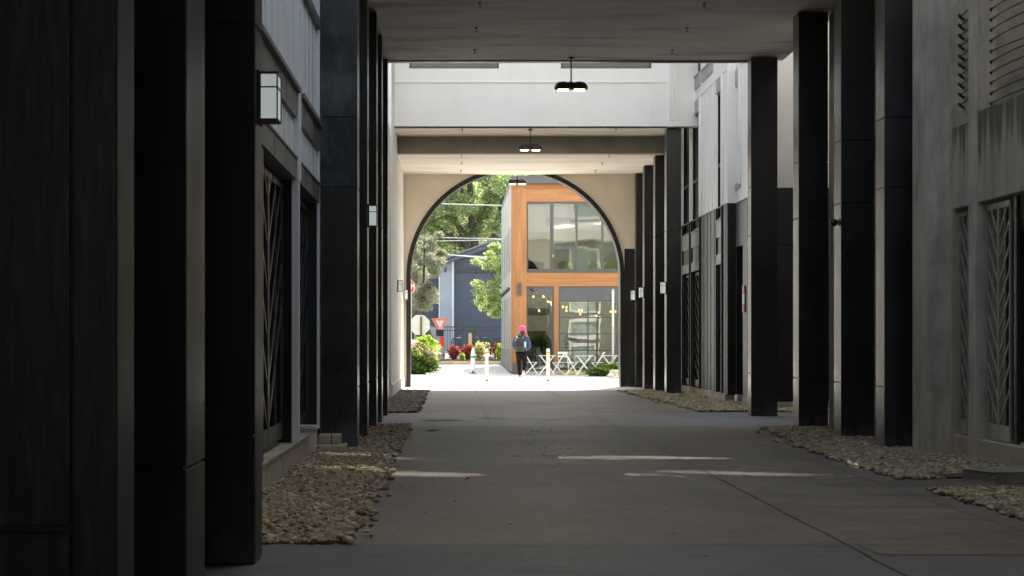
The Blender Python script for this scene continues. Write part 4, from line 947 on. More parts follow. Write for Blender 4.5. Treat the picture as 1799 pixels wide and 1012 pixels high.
# interior light bulbs (lit in the photo)
bulbs = [(955, 521), (963, 530), (967, 531), (969, 535), (937, 521), (947, 546), (989, 539), (995, 540), (995, 546), (1017, 545), (1022, 546), (1019.5, 552), (1052, 549), (1048, 555), (1073, 547.5), (1081.5, 547.5)]
bl0 = None
for i, (bx_, by_) in enumerate(bulbs):
    d = 57.2; loc = P(bx_, by_, d); lab = 'warm filament bulb behind the cafe glass, hanging in a loose cluster'
    if i == 0:
        bl0 = thing('light_bulb', loc, lab, 'bulb', 'hanging filament bulbs inside the cafe')
        MB().lathe([(.015, .05), (.04, .0), (.03, -.035), (.01, -.05)], loc, 10).build('glass', 'bulb', bl0)
        MB().tube([loc+Vector((0, 0, .06)), (loc.x, loc.y, 3.75)], .006, 5).build('cord', 'frame', bl0)
    else: copy_tree(bl0, loc, lab)
for i, (lx, ly, lz, e) in enumerate(((px(950), 57, 2.9, 55), (px(1030), 57, 2.9, 70), (px(990), 58.5, 5.6, 60), (px(1070), 57, 5.0, 50))):  # added fill lights; those upstairs have no lamp, those below boost the bulbs
    l = bpy.data.lights.new('room_fill_light', 'POINT'); l.energy = e; l.color = (1, .9, .75); l.shadow_soft_size = .4
    lo_ = bpy.data.objects.new('room_fill_light', l); COL.objects.link(lo_); lo_.location = (lx, ly, lz)
# upstairs chairs
def shell_chair(p, m, label, dark=False):
    c = thing('office_chair', p, label, 'chair', 'chairs behind the upper cafe window'); x, y, z = p
    MB().lathe([(.05, .42), (.24, .44), (.24, .48), (.05, .49)], (x, y, z), 14).build('seat', m, c)
    b = MB(); vs = []; fs = []
    for i in range(9):
        a = math.pi*(i/8); xx = x-.26*math.cos(a); yy = y+.12-.30*math.sin(a) if not dark else y+.1
        hh = .84+.14*math.sin(a)
        vs += [(xx, yy, z+.45), (xx, yy, z+hh), (xx*1.0, yy-.03, z+hh), (xx, yy-.03, z+.45)]
    for i in range(8): k = i*4; fs += [(k, k+4, k+5, k+1), (k+1, k+5, k+6, k+2), (k+3, k+2, k+6, k+7), (k, k+3, k+7, k+4)]
    b.add(vs, fs, True).build('backrest', m, c)
    l = MB(); 
    for sx in (-1, 1):
        for sy in (-1, 1): l.tube([(x+sx*.15, y+sy*.15, z+.44), (x+sx*.22, y+sy*.22, z)], .014, 6)
    l.build('leg_frame', 'frame', c)
zf = pz(499)+.01
shell_chair((px(999), 56.6, zf), 'lime', 'lime green chair behind the middle of the upper window')
shell_chair((px(1052), 56.6, zf), 'lime', 'lime green chair partly behind reflections in the upper window')
shell_chair((px(1080), 56.4, zf), 'lime', 'rightmost lime chair seen against the arch edge')
shell_chair((px(934), 56.4, zf), 'frame', 'dark mesh chair at the left corner of the upper window', True)
shell_chair((px(950), 56.7, zf), 'frame', 'second dark chair from the left corner upstairs', True)
# ground floor: counter, stool, plant, armchair
ct = thing('counter_table', (px(1040), 56.0, .12), 'long pale wood counter behind the garage door glass', 'table')
MB().box(px(984), px(1130), 55.75, 56.15, 1.06, 1.10).build('tabletop', 'tabletop', ct, bevel=.005)
for x in (990, 1035, 1085): MB().box(px(x), px(x)+.04, 55.9, 55.94, .12, 1.06).build('leg', 'frame', ct)
for i, x in enumerate((1003, 1024, 1045, 1064, 1083)):
    loc = Vector((px(x), 55.5, .12))
    if i == 0:
        s0 = thing('bar_chair', loc, 'white wire back chair at the counter inside, at the left end', 'chair', 'white chairs at the cafe counter')
        MB().box(loc.x-.2, loc.x+.2, 55.35, 55.7, .57, .60).build('seat', 'whitepaint', s0, bevel=.01)
        bk = MB(); pts = [(loc.x-.2*math.copysign(abs(math.cos(a))**.5, math.cos(a)), 55.34, .80+.16*math.copysign(abs(math.sin(a))**.6, math.sin(a))) for a in np.linspace(0, 2*math.pi, 20)]
        bk.tube(pts, .012, 6, cap=False); bk.build('backrest', 'whitepaint', s0)
        for sx in (-1, 1):
            for sy in (-1, 1): MB().tube([(loc.x+sx*.16, 55.52+sy*.13, .57), (loc.x+sx*.2, 55.52+sy*.17, .12)], .012, 6).build('leg', 'whitepaint', s0)
    else: copy_tree(s0, loc, ['', 'white wire back chair at the counter, second from its left end', 'white wire back chair at the counter centre', 'white wire back chair at the counter, left of the flat grey post', 'white wire back chair at the counter behind the flat grey post'][i])
def leaf_cloud(name, m, parent, blobs, n, size, flat=.6, core=.35, dome=False):
    """many small leaf quads on/in ellipsoid blobs (cx,cy,cz,rx,ry,rz,weight)"""
    bl_ = np.array(blobs, float); wgt = bl_[:, 6]/bl_[:, 6].sum()
    idx = rng.choice(len(bl_), n, p=wgt); B = bl_[idx]
    u_ = rng.normal(size=(n, 3)); u_ /= np.linalg.norm(u_, axis=1)[:, None]
    rad = (core+(1-core)*rng.random(n)**.5)[:, None]
    # lumpy radius
    lump = 1+.22*np.sin(u_@np.array([5.1, 3.3, 4.2])+idx*1.7)+.12*np.sin(u_@np.array([11., -9., 7.])+idx)
    c = B[:, :3]+u_*B[:, 3:6]*rad*lump[:, None]
    s_ = size*rng.uniform(.55, 1.3, n)[:, None]
    a = rng.normal(size=(n, 3)); a[:, 2] *= flat; a /= np.linalg.norm(a, axis=1)[:, None]
    b = np.cross(a, rng.normal(size=(n, 3))); b /= np.linalg.norm(b, axis=1)[:, None]
    nn = np.cross(a, b)
    V = np.stack([c-a*s_, c-b*s_*.5+nn*s_*.15, c+a*s_, c+b*s_*.5+nn*s_*.15], 1).reshape(-1, 3)
    return arr_mesh(name, V, np.arange(n*4).reshape(-1, 4), m, parent)
pt = thing('potted_plant', (px(961)-.8, 56.0, .6), 'leafy green houseplant in white pot inside the cafe', 'plant')
pp = Vector((px(957.5)-.0, 55.9, 0)); pt.location = (pp.x, pp.y, pz(616))
pp.x = px(948); pt.location.x = pp.x
MB().lathe([(.075, 0), (.10, .25), (.10, .26)], (pp.x, pp.y, pz(621)), 14).build('pot', 'whitepaint', pt)
leaf_cloud('leaves', 'leaf_in', pt, [(pp.x, pp.y, pz(600), .35, .25, .26, 1), (pp.x+.3, pp.y, pz(602), .2, .2, .2, .5)], 700, .06)
stl = thing('stool', (px(948), 55.7, .12), 'pale aqua metal stools stacked under the houseplant', 'stool')
MB().box(px(948)-.17, px(948)+.17, 55.75, 56.05, pz(621)-.03, pz(621)).box(px(948)-.18, px(948)+.18, 55.74, 56.06, pz(628), pz(626.5)).box(px(948)-.19, px(948)+.19, 55.73, 56.07, pz(633), pz(631.5)).build('seat', 'aqua', stl, bevel=.008)
for sx in (-1, 1):
    for sy in (-1, 1): MB().bar((px(948)+sx*.15, 55.9+sy*.13, pz(621)-.03), (px(948)+sx*.24, 55.9+sy*.2, .12), .05, .03).build('leg', 'aqua', stl)
ac = thing('armchair', (px(932), 55.9, .12), 'rounded beige armchair behind glass next to the timber post', 'chair')
MB().lathe([(.28, 0), (.3, .3), (.3, .75), (.24, .95), (.1, 1.02)], (px(933), 56.1, .12), 20, sy=.6).build('backrest', 'wallgrey', ac)
MB().box(px(933)-.27, px(933)+.27, 55.6, 56.0, .12, .5).build('seat', 'wallgrey', ac, bevel=.04)

# ------------------------------------------------------------------ bistro sets outside (d ~ 53.2)
def bistro_chair(x, y, face, label=None):
    c = thing('folding_chair', (x, y, 0), label, 'chair', 'white folding chairs outside the cafe')
    s = face
    for yy in (-.19, .19):
        MB().bar((x-s*.24, y+yy, 0), (x+s*.20, y+yy, .46), .022, .02).build('leg', 'whitepaint', c)
        MB().bar((x+s*.24, y+yy*.9, 0), (x-s*.27, y+yy*.9, .86), .022, .02).build('leg', 'whitepaint', c)
    st_ = MB()
    for k in range(6): st_.box(x-s*.20+s*k*.07, x-s*.20+s*(k*.07+.055), y-.19, y+.19, .455, .47)
    st_.build('seat', 'whitepaint', c)
    b = MB(); b.bar((x-s*.27, y, .84), (x-s*.238, y, .77), .36, .015, (1, 0, .3)) if False else b.box(x-s*.275, x-s*.255, y-.19, y+.19, .78, .86); b.box(x-s*.252, x-s*.235, y-.19, y+.19, .66, .72)
    b.build('backrest', 'whitepaint', c); return c
def bistro_table(x, y, label, wd=.62):
    c = thing('folding_table', (x, y, 0), label, 'table', 'white folding tables outside the cafe')
    MB().box(x-wd/2, x+wd/2, y-.28, y+.28, .705, .725).build('tabletop', 'whitepaint', c, bevel=.004)
    for yy in (-.2, .2):
        MB().bar((x-.30, y+yy, 0), (x+.24, y+yy, .70), .024, .02).build('leg', 'whitepaint', c)
        MB().bar((x+.30, y+yy*.9, 0), (x-.24, y+yy*.9, .70), .024, .02).build('leg', 'whitepaint', c)
    return c
bx_ = lambda p: PX(p, 53.4)
bistro_chair(bx_(934), 53.7, 1, 'white folding chair just right of the walking person')
bistro_table(bx_(961), 53.4, 'white folding table in front of the narrow timber post')
bistro_chair(bx_(981), 53.6, -1, 'white folding chair right of the bollard, facing the first table')
bistro_chair(bx_(1003), 53.1, 1, 'white folding chair by the yellow kerb, left of the middle table')
bistro_table(bx_(1024), 52.9, 'white folding table in the middle, before the garage door', .7)
bistro_chair(bx_(1049), 53.4, -1, 'white folding chair behind the green shrub')
bistro_table(bx_(1073), 53.8, 'white folding table at the flat grey post')
bistro_chair(bx_(1094), 53.6, -1, 'white folding chair cut off by the arch at right')
tk = bistro_chair(bx_(992), 54.0, 1, 'white folding chair seen end on between two others'); tk.rotation_euler = (0, 0, R(80))

# ------------------------------------------------------------------ street furniture
def bollard(p, label, wd=.11, h=1.03):
    c = thing('bollard', p, label, 'bollard', 'cream square bollards'); x, y, z = p
    MB().box(x-wd/2, x+wd/2, y-wd/2, y+wd/2, .05, h-.02).box(x-wd/2+.015, x+wd/2-.015, y-wd/2+.015, y+wd/2-.015, h-.02, h).build('post', 'dirtywhite', c, bevel=.01)
    MB().box(x-wd/2-.003, x+wd/2+.003, y-wd/2-.003, y+wd/2+.003, h-.16, h-.10).build('reflector_band', 'yellowtape', c)
    hb_ = MB()
    for k in range(3): hb_.bar((x-wd/2+.012+k*.035, y-wd/2-.006, h-.155), (x-wd/2+.035+k*.035, y-wd/2-.006, h-.105), .012, .003)
    hb_.build('hazard_stripes', 'black2', c)
    MB().box(x-.04, x+.04, y-.04, y+.04, 0, .05).lathe([(.08, 0), (.08, .012)], (x, y, 0), 12).build('base', 'rust', c)
    return c
bollard((PX(855, 44.6), 44.6, 0), 'cream bollard with yellow band standing left of the walking person')
bollard((PX(963, 44.6), 44.6, 0), 'cream bollard with yellow band standing right of the walking person')
fb = thing('delineator_post', (PX(831, 55.8), 55.8, 0), 'white pointed post with a green band', 'post'); x_, y_ = PX(831, 55.8), 55.8
MB().lathe([(.055, .08), (.085, .14), (.095, .72), (.05, .92), (.012, 1.02)], (x_, y_, 0), 14).build('post', 'whitepaint', fb)
MB().lathe([(.095, .60), (.097, .605), (.097, .69), (.095, .695)], (x_, y_, 0), 14).build('green_band', 'green', fb)
MB().lathe([(.16, 0), (.15, .02), (.04, .04), (.035, .1)], (x_, y_, 0), 14).build('base', 'frame', fb)
wp = MB().box(PX(823, 71), PX(829, 71), 71.0, 71.15, .25, PZ(586, 71)).box(PX(822.7, 71), PX(829.3, 71), 70.99, 71.16, PZ(586, 71), PZ(585, 71)); tag(wp.build('wooden_post', 'tabletop', loc=(PX(826, 71), 71, .25)), 'plain tan post rising behind a round red bush', 'post')
fp = thing('flat_post', (PX(1077, 52), 52, 0), 'flat grey metal post in front of the garage door glass', 'post')
MB().box(PX(1075, 52), PX(1079, 52), 52, 52.03, 0, PZ(508, 52)).build('post', 'steel', fp)
MB().box(PX(1075.2, 52), PX(1078.8, 52), 51.97, 52.0, PZ(575, 52), PZ(512, 52)).build('sign_panel', 'alu', fp)

# text helper
def text(body, size, m, parent, loc, rot, ext=.003):
    cu = bpy.data.curves.new('lettering', 'FONT'); cu.body = body; cu.size = size; cu.extrude = ext; cu.align_x = 'CENTER'; cu.align_y = 'CENTER'
    tmp = bpy.data.objects.new('tmp', cu); COL.objects.link(tmp)
    me = bpy.data.meshes.new_from_object(tmp.evaluated_get(bpy.context.evaluated_depsgraph_get())); bpy.data.objects.remove(tmp)
    me.materials.clear(); me.materials.append(M[m]); o = bpy.data.objects.new('lettering', me); COL.objects.link(o); o.parent = parent
    o.location = Vector(loc)-parent_loc(parent); o.rotation_euler = rot; return o
def octo(r): return [(r*math.cos(R(22.5+45*k)), r*math.sin(R(22.5+45*k))) for k in range(8)]
ss = thing('stop_sign', (PX(713, 59), 59, .05), 'red stop sign half hidden by the left arch foot', 'sign'); cx, cz = PX(712.5, 59), PZ(504, 59)
MB().prism([(cx+a, cz+b) for a, b in octo(.40)], 'y', 59, 59.01).build('border', 'signwhite', ss)
MB().prism([(cx+a, cz+b) for a, b in octo(.375)], 'y', 58.99, 58.998).build('face', 'red', ss)
text('STOP', .30, 'signwhite', ss, (cx, 58.985, cz), (R(90), 0, 0))
MB().box(cx+.2, cx+.26, 59.02, 59.08, 0, cz+.35).build('post', 'steel', ss)
s2 = thing('stop_sign', (PX(739, 57), 57, .02), 'grey back of an octagonal sign on a rusty post above the flowering bush', 'sign'); cx, cz = PX(737.5, 57), PZ(571, 57)
MB().prism([(cx+a, cz+b) for a, b in octo(.43)], 'y', 57.0, 57.012).build('panel', 'alu', s2)
MB().box(cx+.01, cx+.09, 56.95, 56.995, 0, cz+.34).build('post', 'rust', s2)
ys = thing('yield_sign', (PX(773, 65), 65, .15), 'faded red and white yield sign by the parked vehicle', 'sign')
q = lambda p, y: (PX(p, 65), PZ(y, 65))
MB().prism([q(757.5, 559), q(788, 559), q(774.5, 584.5), q(771, 584.5)], 'y', 65, 65.012).build('panel', 'fadered', ys)
MB().prism([q(758.7, 559.6), q(786.8, 559.6), q(774, 583.5), q(771.5, 583.5)], 'y', 64.992, 64.999).build('face', 'fadered', ys)
MB().prism([q(766, 563.5), q(780, 563.5), q(773, 576)], 'y', 64.984, 64.991).build('centre_triangle', 'signwhite', ys)
text('YIELD', .085, 'fadered', ys, (PX(773, 65), 64.98, PZ(566.5, 65)), (R(90), 0, 0))
MB().box(PX(772, 65), PX(773.8, 65), 65.02, 65.07, .15, PZ(560, 65)).build('post', 'steel', ys)
up = thing('utility_pole', (PX(729, 78), 78, .6), 'brown wooden utility pole beside the conifer', 'pole')
MB().tube([(PX(729, 78), 78, .6), (PX(729, 78), 78, 8.2)], [.13, .10], 10).build('pole', 'rust', up)
MB().tube([(PX(740, 78), 78, .6), (PX(740, 78), 78, PZ(521, 78)), (PX(727, 78), 78, PZ(521, 78))], .09, 8).build('bracket', 'rust', up)
# overhead wires
def wire(a, b, sag, label, r=.018):
    a, b = Vector(a), Vector(b); pts = [a.lerp(b, t)+Vector((0, 0, -sag*4*t*(1-t))) for t in np.linspace(0, 1, 14)]
    o = MB().tube(pts, r, 5).build('overhead_wire', 'wire', loc=tuple(a)); tag(o, label, 'wire', 'overhead wires across the street')
wire(P(640, 351, 76), P(1010, 362, 76), .1, 'highest overhead wire crossing the tree crown', .03)
wire(P(690, 415, 78), P(1010, 420, 78), .05, 'upper wire of the pair just above the roof ridge', .022)
wire(P(690, 424, 80), P(1010, 417, 80), .05, 'lower wire crossing its neighbour just above the roof ridge', .022)
wire(P(720, 445, 79), P(960, 455, 79), .02, 'upper wire of the pair in front of the house gable', .026)
wire(P(720, 441, 77), P(960, 463, 77), .02, 'steeper lower wire in front of the house gable', .026)

# ------------------------------------------------------------------ house
h = thing('house', (1, 88, .8), 'dark blue gabled house with a pale blue pilaster across the street', 'house')
HD = 85; hx = lambda p: PX(p, HD); hz = lambda y: PZ(y, HD)
hw = MB(); hw.prism([(hx(797.5), .4), (hx(920), .4), (hx(920), hz(455)), (hx(858), hz(436)), (hx(797.5), hz(459))], 'y', HD, HD+8)
for z in np.arange(.9, 5.6, .2): hw.box(hx(797.6), hx(920), HD-.015, HD, z, z+.025)
hw.build('wall', 'blue', h)
MB().box(hx(773), hx(794), HD-.5, HD+.2, .4, hz(462)).build('pilaster', 'palebl', h)
MB().box(hx(794), hx(797.4), HD-.55, HD+.1, .4, hz(459)).box(hx(771), hx(773), HD-.55, HD, .4, hz(470)).build('corner_trim', 'signwhite', h)
lwg = MB(); lwg.box(hx(600), hx(771), HD+.5, HD+8, .4, hz(490))
for z in np.arange(.9, 4.6, .2): lwg.box(hx(600), hx(771), HD+.485, HD+.5, z, z+.025)
lwg.build('wing_wall', 'blue', h)
MB().box(hx(600), hx(775), HD+.2, HD+8, hz(490), hz(483)).build('wing_roof', 'roof', h)
rf = MB()
for (x0, y0, x1, y1) in ((763, 467, 858, 431), (858, 431, 960, 470)):
    a, b = Vector((hx(x0), 0, hz(y0))), Vector((hx(x1), 0, hz(y1)))
    rf.prism([(a.x, a.z-.22), (b.x, b.z-.22), (b.x, b.z+.02), (a.x, a.z+.02)], 'y', HD-1.0, HD+8)
ro = rf.build('fascia', 'blue', h)
rt = MB()
for (x0, y0, x1, y1) in ((762, 466.5, 858, 430.5), (858, 430.5, 961, 469.5)):
    a, b = Vector((hx(x0), 0, hz(y0))), Vector((hx(x1), 0, hz(y1)))
    rt.prism([(a.x, a.z+.04), (b.x, b.z+.04), (b.x, b.z+.16), (a.x, a.z+.16)], 'y', HD-1.1, HD+8)
rt.build('roof', 'roof', h)
MB().box(hx(797), hx(905), HD-.12, HD-.02, hz(479), hz(474)).build('belt_trim', 'frame', h)
MB().box(hx(781), hx(784.5), HD-1.0, HD-.6, hz(479), hz(468)).build('downlight', 'frame', h)
MB().box(hx(775), hx(782), HD+.5, HD+1, hz(462), hz(449)).build('vent_pipe', 'frame', h)
MB().box(hx(876), hx(892), HD+4, HD+5, hz(440), hz(412)).build('chimney', 'blue', h)
# fence with things behind
fc = thing('metal_fence', (PX(835, 72), 72, .45), 'black picket fence in front of the blue house', 'fence')
z0 = PZ(622, 72); fm = MB()
for x in np.arange(PX(700, 72), PX(905, 72), .13): fm.box(x, x+.022, 72, 72.022, z0+.08, PZ(574, 72))
fm.build('pickets', 'frame', fc)
MB().box(PX(700, 72), PX(905, 72), 71.99, 72.03, PZ(573.5, 72)-.05, PZ(573.5, 72)).box(PX(700, 72), PX(905, 72), 71.99, 72.03, PZ(579.5, 72)-.04, PZ(579.5, 72)).box(PX(700, 72), PX(905, 72), 71.99, 72.03, z0+.05, z0+.09).build('rail', 'frame', fc)
for x in np.arange(PX(700, 72), PX(905, 72), 1.9): MB().box(x-.03, x+.03, 71.97, 72.04, .3, PZ(571, 72)).build('post', 'frame', fc)
for i, p in enumerate((803, 833, 852, 875)):
    loc = Vector((PX(p, 73.2), 73.2, .55))
    labs = ['dark patio chair behind the fence, below the left pair of crossed poles', 'dark patio chair behind the fence, above the round red bush by the tan post', 'dark patio chair behind the fence, second from the cafe side wall', 'dark patio chair behind the fence, nearest the cafe side wall']
    if i == 0:
        pc = thing('patio_chair', loc, labs[0], 'chair', 'dark patio chairs behind the fence')
        MB().box(loc.x-.27, loc.x+.27, 73.0, 73.45, .93, .99).build('seat', 'frame', pc, bevel=.02)
        bk = MB(); bk.tube([(loc.x-.3, 73.0, .55), (loc.x-.28, 73.0, 1.25), (loc.x-.2, 73.0, 1.42), (loc.x+.2, 73.0, 1.42), (loc.x+.28, 73.0, 1.25), (loc.x+.3, 73.0, .55)], .03, 6)
        for k in range(5): bk.box(loc.x-.2+k*.095, loc.x-.17+k*.095, 72.99, 73.01, .95, 1.4)
        bk.build('backrest', 'frame', pc)
        for sx in (-1, 1): MB().box(loc.x+sx*.28-.02, loc.x+sx*.28+.02, 73.4, 73.44, .55, 1.2).build('leg', 'frame', pc)
    else: copy_tree(pc, loc, labs[i])
for i, p in enumerate((808.5, 832)):
    v = thing('crossed_poles', (PX(p, 73.8), 73.8, .6), ['dark V shaped poles behind the fence, nearer the pale pilaster', 'dark V shaped poles behind the fence, above the tan post'][i], 'pole', 'crossed poles behind the fence'); x = PX(p, 73.8)
    for s in (-1, 1): MB().bar((x, 73.8, PZ(588, 73.8)), (x+s*.24, 73.8, PZ(571, 73.8)), .045, .03).build('arm', 'frame', v)
    MB().tube([(x, 73.8, .55), (x, 73.8, PZ(588, 73.8))], .03, 6).build('stem', 'frame', v)
# mulch island
mi = MB(); 
for a, b, c_, z in ((66.2, 69.9, 'mulch', .17),): 
    mi.prism([(PX(768, 68), gz(66.2)-.05), (PX(882, 68), gz(66.2)-.05), (PX(882, 68), gz(69)+.12), (PX(768, 68), gz(69)+.12)], 'y', 66.2, 69.9)
tag(mi.build('planting_bed', 'mulch', bevel=.05), kind='structure')
MB_k = MB(); MB_k.box(PX(766, 66), PX(884, 66), 66.0, 66.2, 0, gz(66)+.16); tag(MB_k.build('kerb', 'concrete_w'), kind='structure')
def shrub(p, r, hgt, m, label, name='shrub', n=2600, sz=.045, vase=True, group=None, cat='shrub'):
    c = thing(name, p, label, cat, group); x, y, z = p
    blobs = [(x, y, z+hgt*.62, r, r, hgt*.40, 1), (x, y, z+hgt*.35, r*.6, r*.6, hgt*.3, .5)] if vase else [(x, y, z+hgt*.5, r, r, hgt*.5, 1)]
    leaf_cloud('foliage', m, c, blobs, n, sz, flat=1.6 if vase else .8)
    s = MB()
    for k in range(7):
        a = k*.9; s.tube([(x, y, z), (x+r*.6*math.cos(a), y+r*.6*math.sin(a), z+hgt*.6)], [.02, .006], 5)
    s.build('stem', 'bark', c); return c
gb_ = 'round red barberry bushes in the mulch bed'
zb = gz(68)+.13
shrub((PX(797.5, 68), 68, zb), .28, .70, 'leaf_red', 'round red bush left of the other red bushes, narrow at its foot', group=gb_)
shrub((PX(823, 68), 68, zb), .32, .74, 'leaf_red', 'round red bush directly in front of the tan post', group=gb_)
shrub((PX(875, 68.3), 68.3, zb), .26, .78, 'leaf_red', 'red bush next to the green hedge plant by the cafe side wall', group=gb_)
shrub((PX(776, 68.5), 68.5, zb), .14, .7, 'leaf_red', 'narrow red bush at the edge of the flowering bush', n=1200, group=gb_)
shrub((PX(843, 67.5), 67.5, zb), .24, .85, 'leaf_ch', 'pale yellow green shrub between the red bushes', n=700, sz=.07)
shrub((PX(856, 67.8), 67.8, zb+.45), .13, .4, 'leaf_ch', 'small pale shrub top showing behind the left bollard', n=260, sz=.06)
shrub((PX(812, 67.2), 67.2, zb), .13, .35, 'leaf_bush', 'tiny green shrub between two round red bushes', n=500, sz=.04, vase=False)
shrub((PX(880, 66.8), 66.8, zb-.1), .22, .88, 'leaf_bush', 'bright green shrub against the cafe side wall', n=2400, sz=.045, vase=False)
# left flowering bush
lb = thing('flowering_bush', (PX(738, 54.8), 54.8, 0), 'large green bush with pale flowers at the left foot of the arch', 'bush'); X0 = PX(736, 54.8)
leaf_cloud('foliage', 'leaf_deep', lb, [(X0, 54.8, .42, .80, .7, .45, 1), (X0-.3, 55, .5, .7, .6, .5, .6)], 16000, .045)
leaf_cloud('sunlit_foliage', 'leaf_bush', lb, [(X0+.1, 54.8, .85, .62, .6, .42, 1), (X0+.42, 54.7, .85, .36, .35, .45, .6), (X0+.25, 54.8, 1.25, .35, .3, .22, .4), (X0-.5, 54.9, 1.0, .5, .5, .4, .5)], 13000, .042)
leaf_cloud('flower_heads', 'flower', lb, [(X0-.25, 54.5, 1.12, .28, .2, .2, 1), (X0+.45, 54.4, .78, .3, .2, .3, .7), (X0+.05, 54.4, .9, .5, .3, .25, .5)], 1500, .035)
# low green shrub right and rock
gs = thing('ground_shrub', (PX(1066, 51.5), 51.5, 0), 'low bright green spreading shrub at the right foot of the arch', 'shrub'); X1 = PX(1068, 51.5)
leaf_cloud('foliage', 'leaf_deep', gs, [(X1, 51.5, .14, .75, .4, .24, 1), (X1+.3, 51.5, .2, .5, .4, .26, .8)], 7000, .04)
leaf_cloud('sunlit_foliage', 'leaf_bush', gs, [(X1+.1, 51.5, .26, .6, .35, .16, 1), (X1+.45, 51.5, .34, .35, .3, .12, .6)], 3500, .035)
def rock(x, y, rx, ry, rz, label):
    V0, F0 = ico(3); V = V0*(1+.12*np.sin(V0@np.array([3.1, 2.2, 4.])+x)[:, None]+.05*np.sin(V0@np.array([9., 7., 8.]))[:, None])*np.array([rx, ry, rz]); V[:, 2] = np.maximum(V[:, 2], -.3*rz)
    V += np.array([x, y, rz*.3]); o = arr_mesh('boulder', V, F0, 'rock', loc=(x, y, 0), smooth=True); tag(o, label, 'rock')
rock(PX(1083, 49.5), 49.5, .32, .3, .2, 'grey tan boulder at the right foot of the arch, behind the flatter one'); rock(PX(1091, 48.9), 48.9, .24, .2, .1, 'low flat tan stone cut off by the right arch trim')

# ------------------------------------------------------------------ trees
def limb_tree(name, base, limbs, crown, m, n, sz, label, cat='tree', parts=None, core=.2):
    c = thing(name, base, label, cat); t = MB()
    for pts, r0, r1 in limbs:
        k = len(pts); t.tube(pts, [r0+(r1-r0)*i/(k-1) for i in range(k)], 8)
    t.build('trunk', 'bark', c); leaf_cloud('crown', m, c, crown, n, sz, core=core); return c
T = 104
tp = lambda x, y, dd=0: P(x, y, T+dd)
limbs = [([tp(842, 700), tp(838, 470), tp(820, 448), tp(800, 425), tp(785, 408), tp(770, 400)], .42, .14),
         ([tp(826, 452), tp(812, 410), tp(800, 385), tp(796, 378)], .30, .16), ([tp(796, 378), tp(780, 381), tp(765, 388), tp(752, 390)], .15, .06),
         ([tp(796, 378), tp(805, 360), tp(812, 340), tp(808, 300)], .15, .08), ([tp(838, 460), tp(833, 420), tp(828, 380), tp(826, 330), tp(822, 300), tp(830, 240)], .34, .12),
         ([tp(850, 470), tp(868, 430), tp(872, 390), tp(890, 340), tp(893, 300), tp(885, 240)], .3, .12), ([tp(830, 400), tp(845, 380), tp(862, 350)], .12, .05)]
crn = []
rr_ = random.Random(3)
for k in range(95):
    x = rr_.uniform(690, 915); y = rr_.uniform(150, 445)
    if y > 405 and x > 845: continue
    q = tp(x, y, rr_.uniform(-3.5, 4.5)); s = rr_.uniform(.55, 1.25); crn.append((*q, s*1.2, s*1.2, s*.75, s*s))
bt = limb_tree('broadleaf_tree', (tp(842, 600).x, T, .8), limbs, crn, 'leaf_big', 110000, .11, 'large spreading green tree with dark limbs behind the blue house', core=.3)
# further trees
for i, (x, d, lab) in enumerate(((700, 125, 'tall green tree far behind the conifer on the left'), (900, 135, 'tall green tree far behind the cafe corner'), (800, 150, 'tall tree filling the gap behind the largest tree'))):
    X = PX(x, d); rr = random.Random(i+10)
    cr = [(X+rr.gauss(0, 3.6), d+rr.gauss(0, 2), rr.uniform(4, 21), 1.9, 1.9, 1.3, 1) for _ in range(60)]
    limb_tree('broadleaf_tree', (X, d, 1), [([(X, d, 1), (X, d, 9), (X+1, d, 16)], .5, .1)], cr, 'leaf_big', 24000, .26, lab)
# small bright tree
q = lambda x, y, d=74: P(x, y, d)
crn = []
for k in range(46):
    t = rr_.random(); y = 432+t*125; lim = {0: 850, 1: 838}.get(0); xl = 852-22*math.sin(math.pi*min(1, t*1.15)); x = rr_.uniform(xl, 905)
    s = rr_.uniform(.26, .5); crn.append((*q(x, y, 74+rr_.uniform(-1, 1)), s, s, s*.6, s))
limb_tree('ornamental_tree', (P(893, 600, 74).x, 74, .5), [([q(893, 625), q(893, 540), q(885, 480), q(880, 440)], .09, .03), ([q(892, 560), q(870, 530), q(852, 520)], .04, .015), ([q(890, 520), q(868, 490), q(856, 470)], .04, .015)], crn, 'leaf_lit', 26000, .05, 'small bright leafed tree against the cafe side wall', core=.15)
# grey conifer
crn = []
for k in range(60):
    t = rr_.random()**.8; y = 405+t*135; half = 8+26*math.sin(math.pi*min(1, .15+t*.85)); x = 744+rr_.uniform(-half, half)+6*(1-t)
    s = rr_.uniform(.18, .4); crn.append((*P(x, y, 68+rr_.uniform(-.8, .8)), s, s, s*.8, s))
limb_tree('conifer', (P(742, 600, 68).x, 68, .2), [([P(742, 630, 68), P(743, 540, 68), P(747, 400, 68)], .12, .03)], crn, 'leaf_con', 52000, .035, 'dusty grey green conifer hanging over the octagonal signs', core=.1)

# ------------------------------------------------------------------ parked SUV
car = thing('parked_car', (-3, 63, .12), 'silver blue SUV with red tail light, mostly hidden by the flowering bush', 'car')
z = gz(62.5); xr_ = PX(779, 62); 
prof = [(0, .42), (.0, 1.05), (-.10, 1.15), (-.30, 1.68), (-.55, 1.76), (-2.2, 1.76), (-3.0, 1.20), (-4.3, 1.02), (-4.55, .75), (-4.55, .40)]
MB().prism([(xr_+a, z+b) for a, b in prof], 'y', 62, 63.8).build('body', 'carpaint', car, bevel=.05)
wd_ = MB()
for y in (61.985, 63.8): 
    wd_.prism([(xr_+a, z+b) for a, b in [(-.42, 1.15), (-.58, 1.62), (-1.2, 1.64), (-1.2, 1.15)]], 'y', y, y+.015); wd_.prism([(xr_+a, z+b) for a, b in [(-1.28, 1.15), (-1.28, 1.64), (-2.15, 1.64), (-2.8, 1.15)]], 'y', y, y+.015)
wd_.build('window', 'carglass', car)
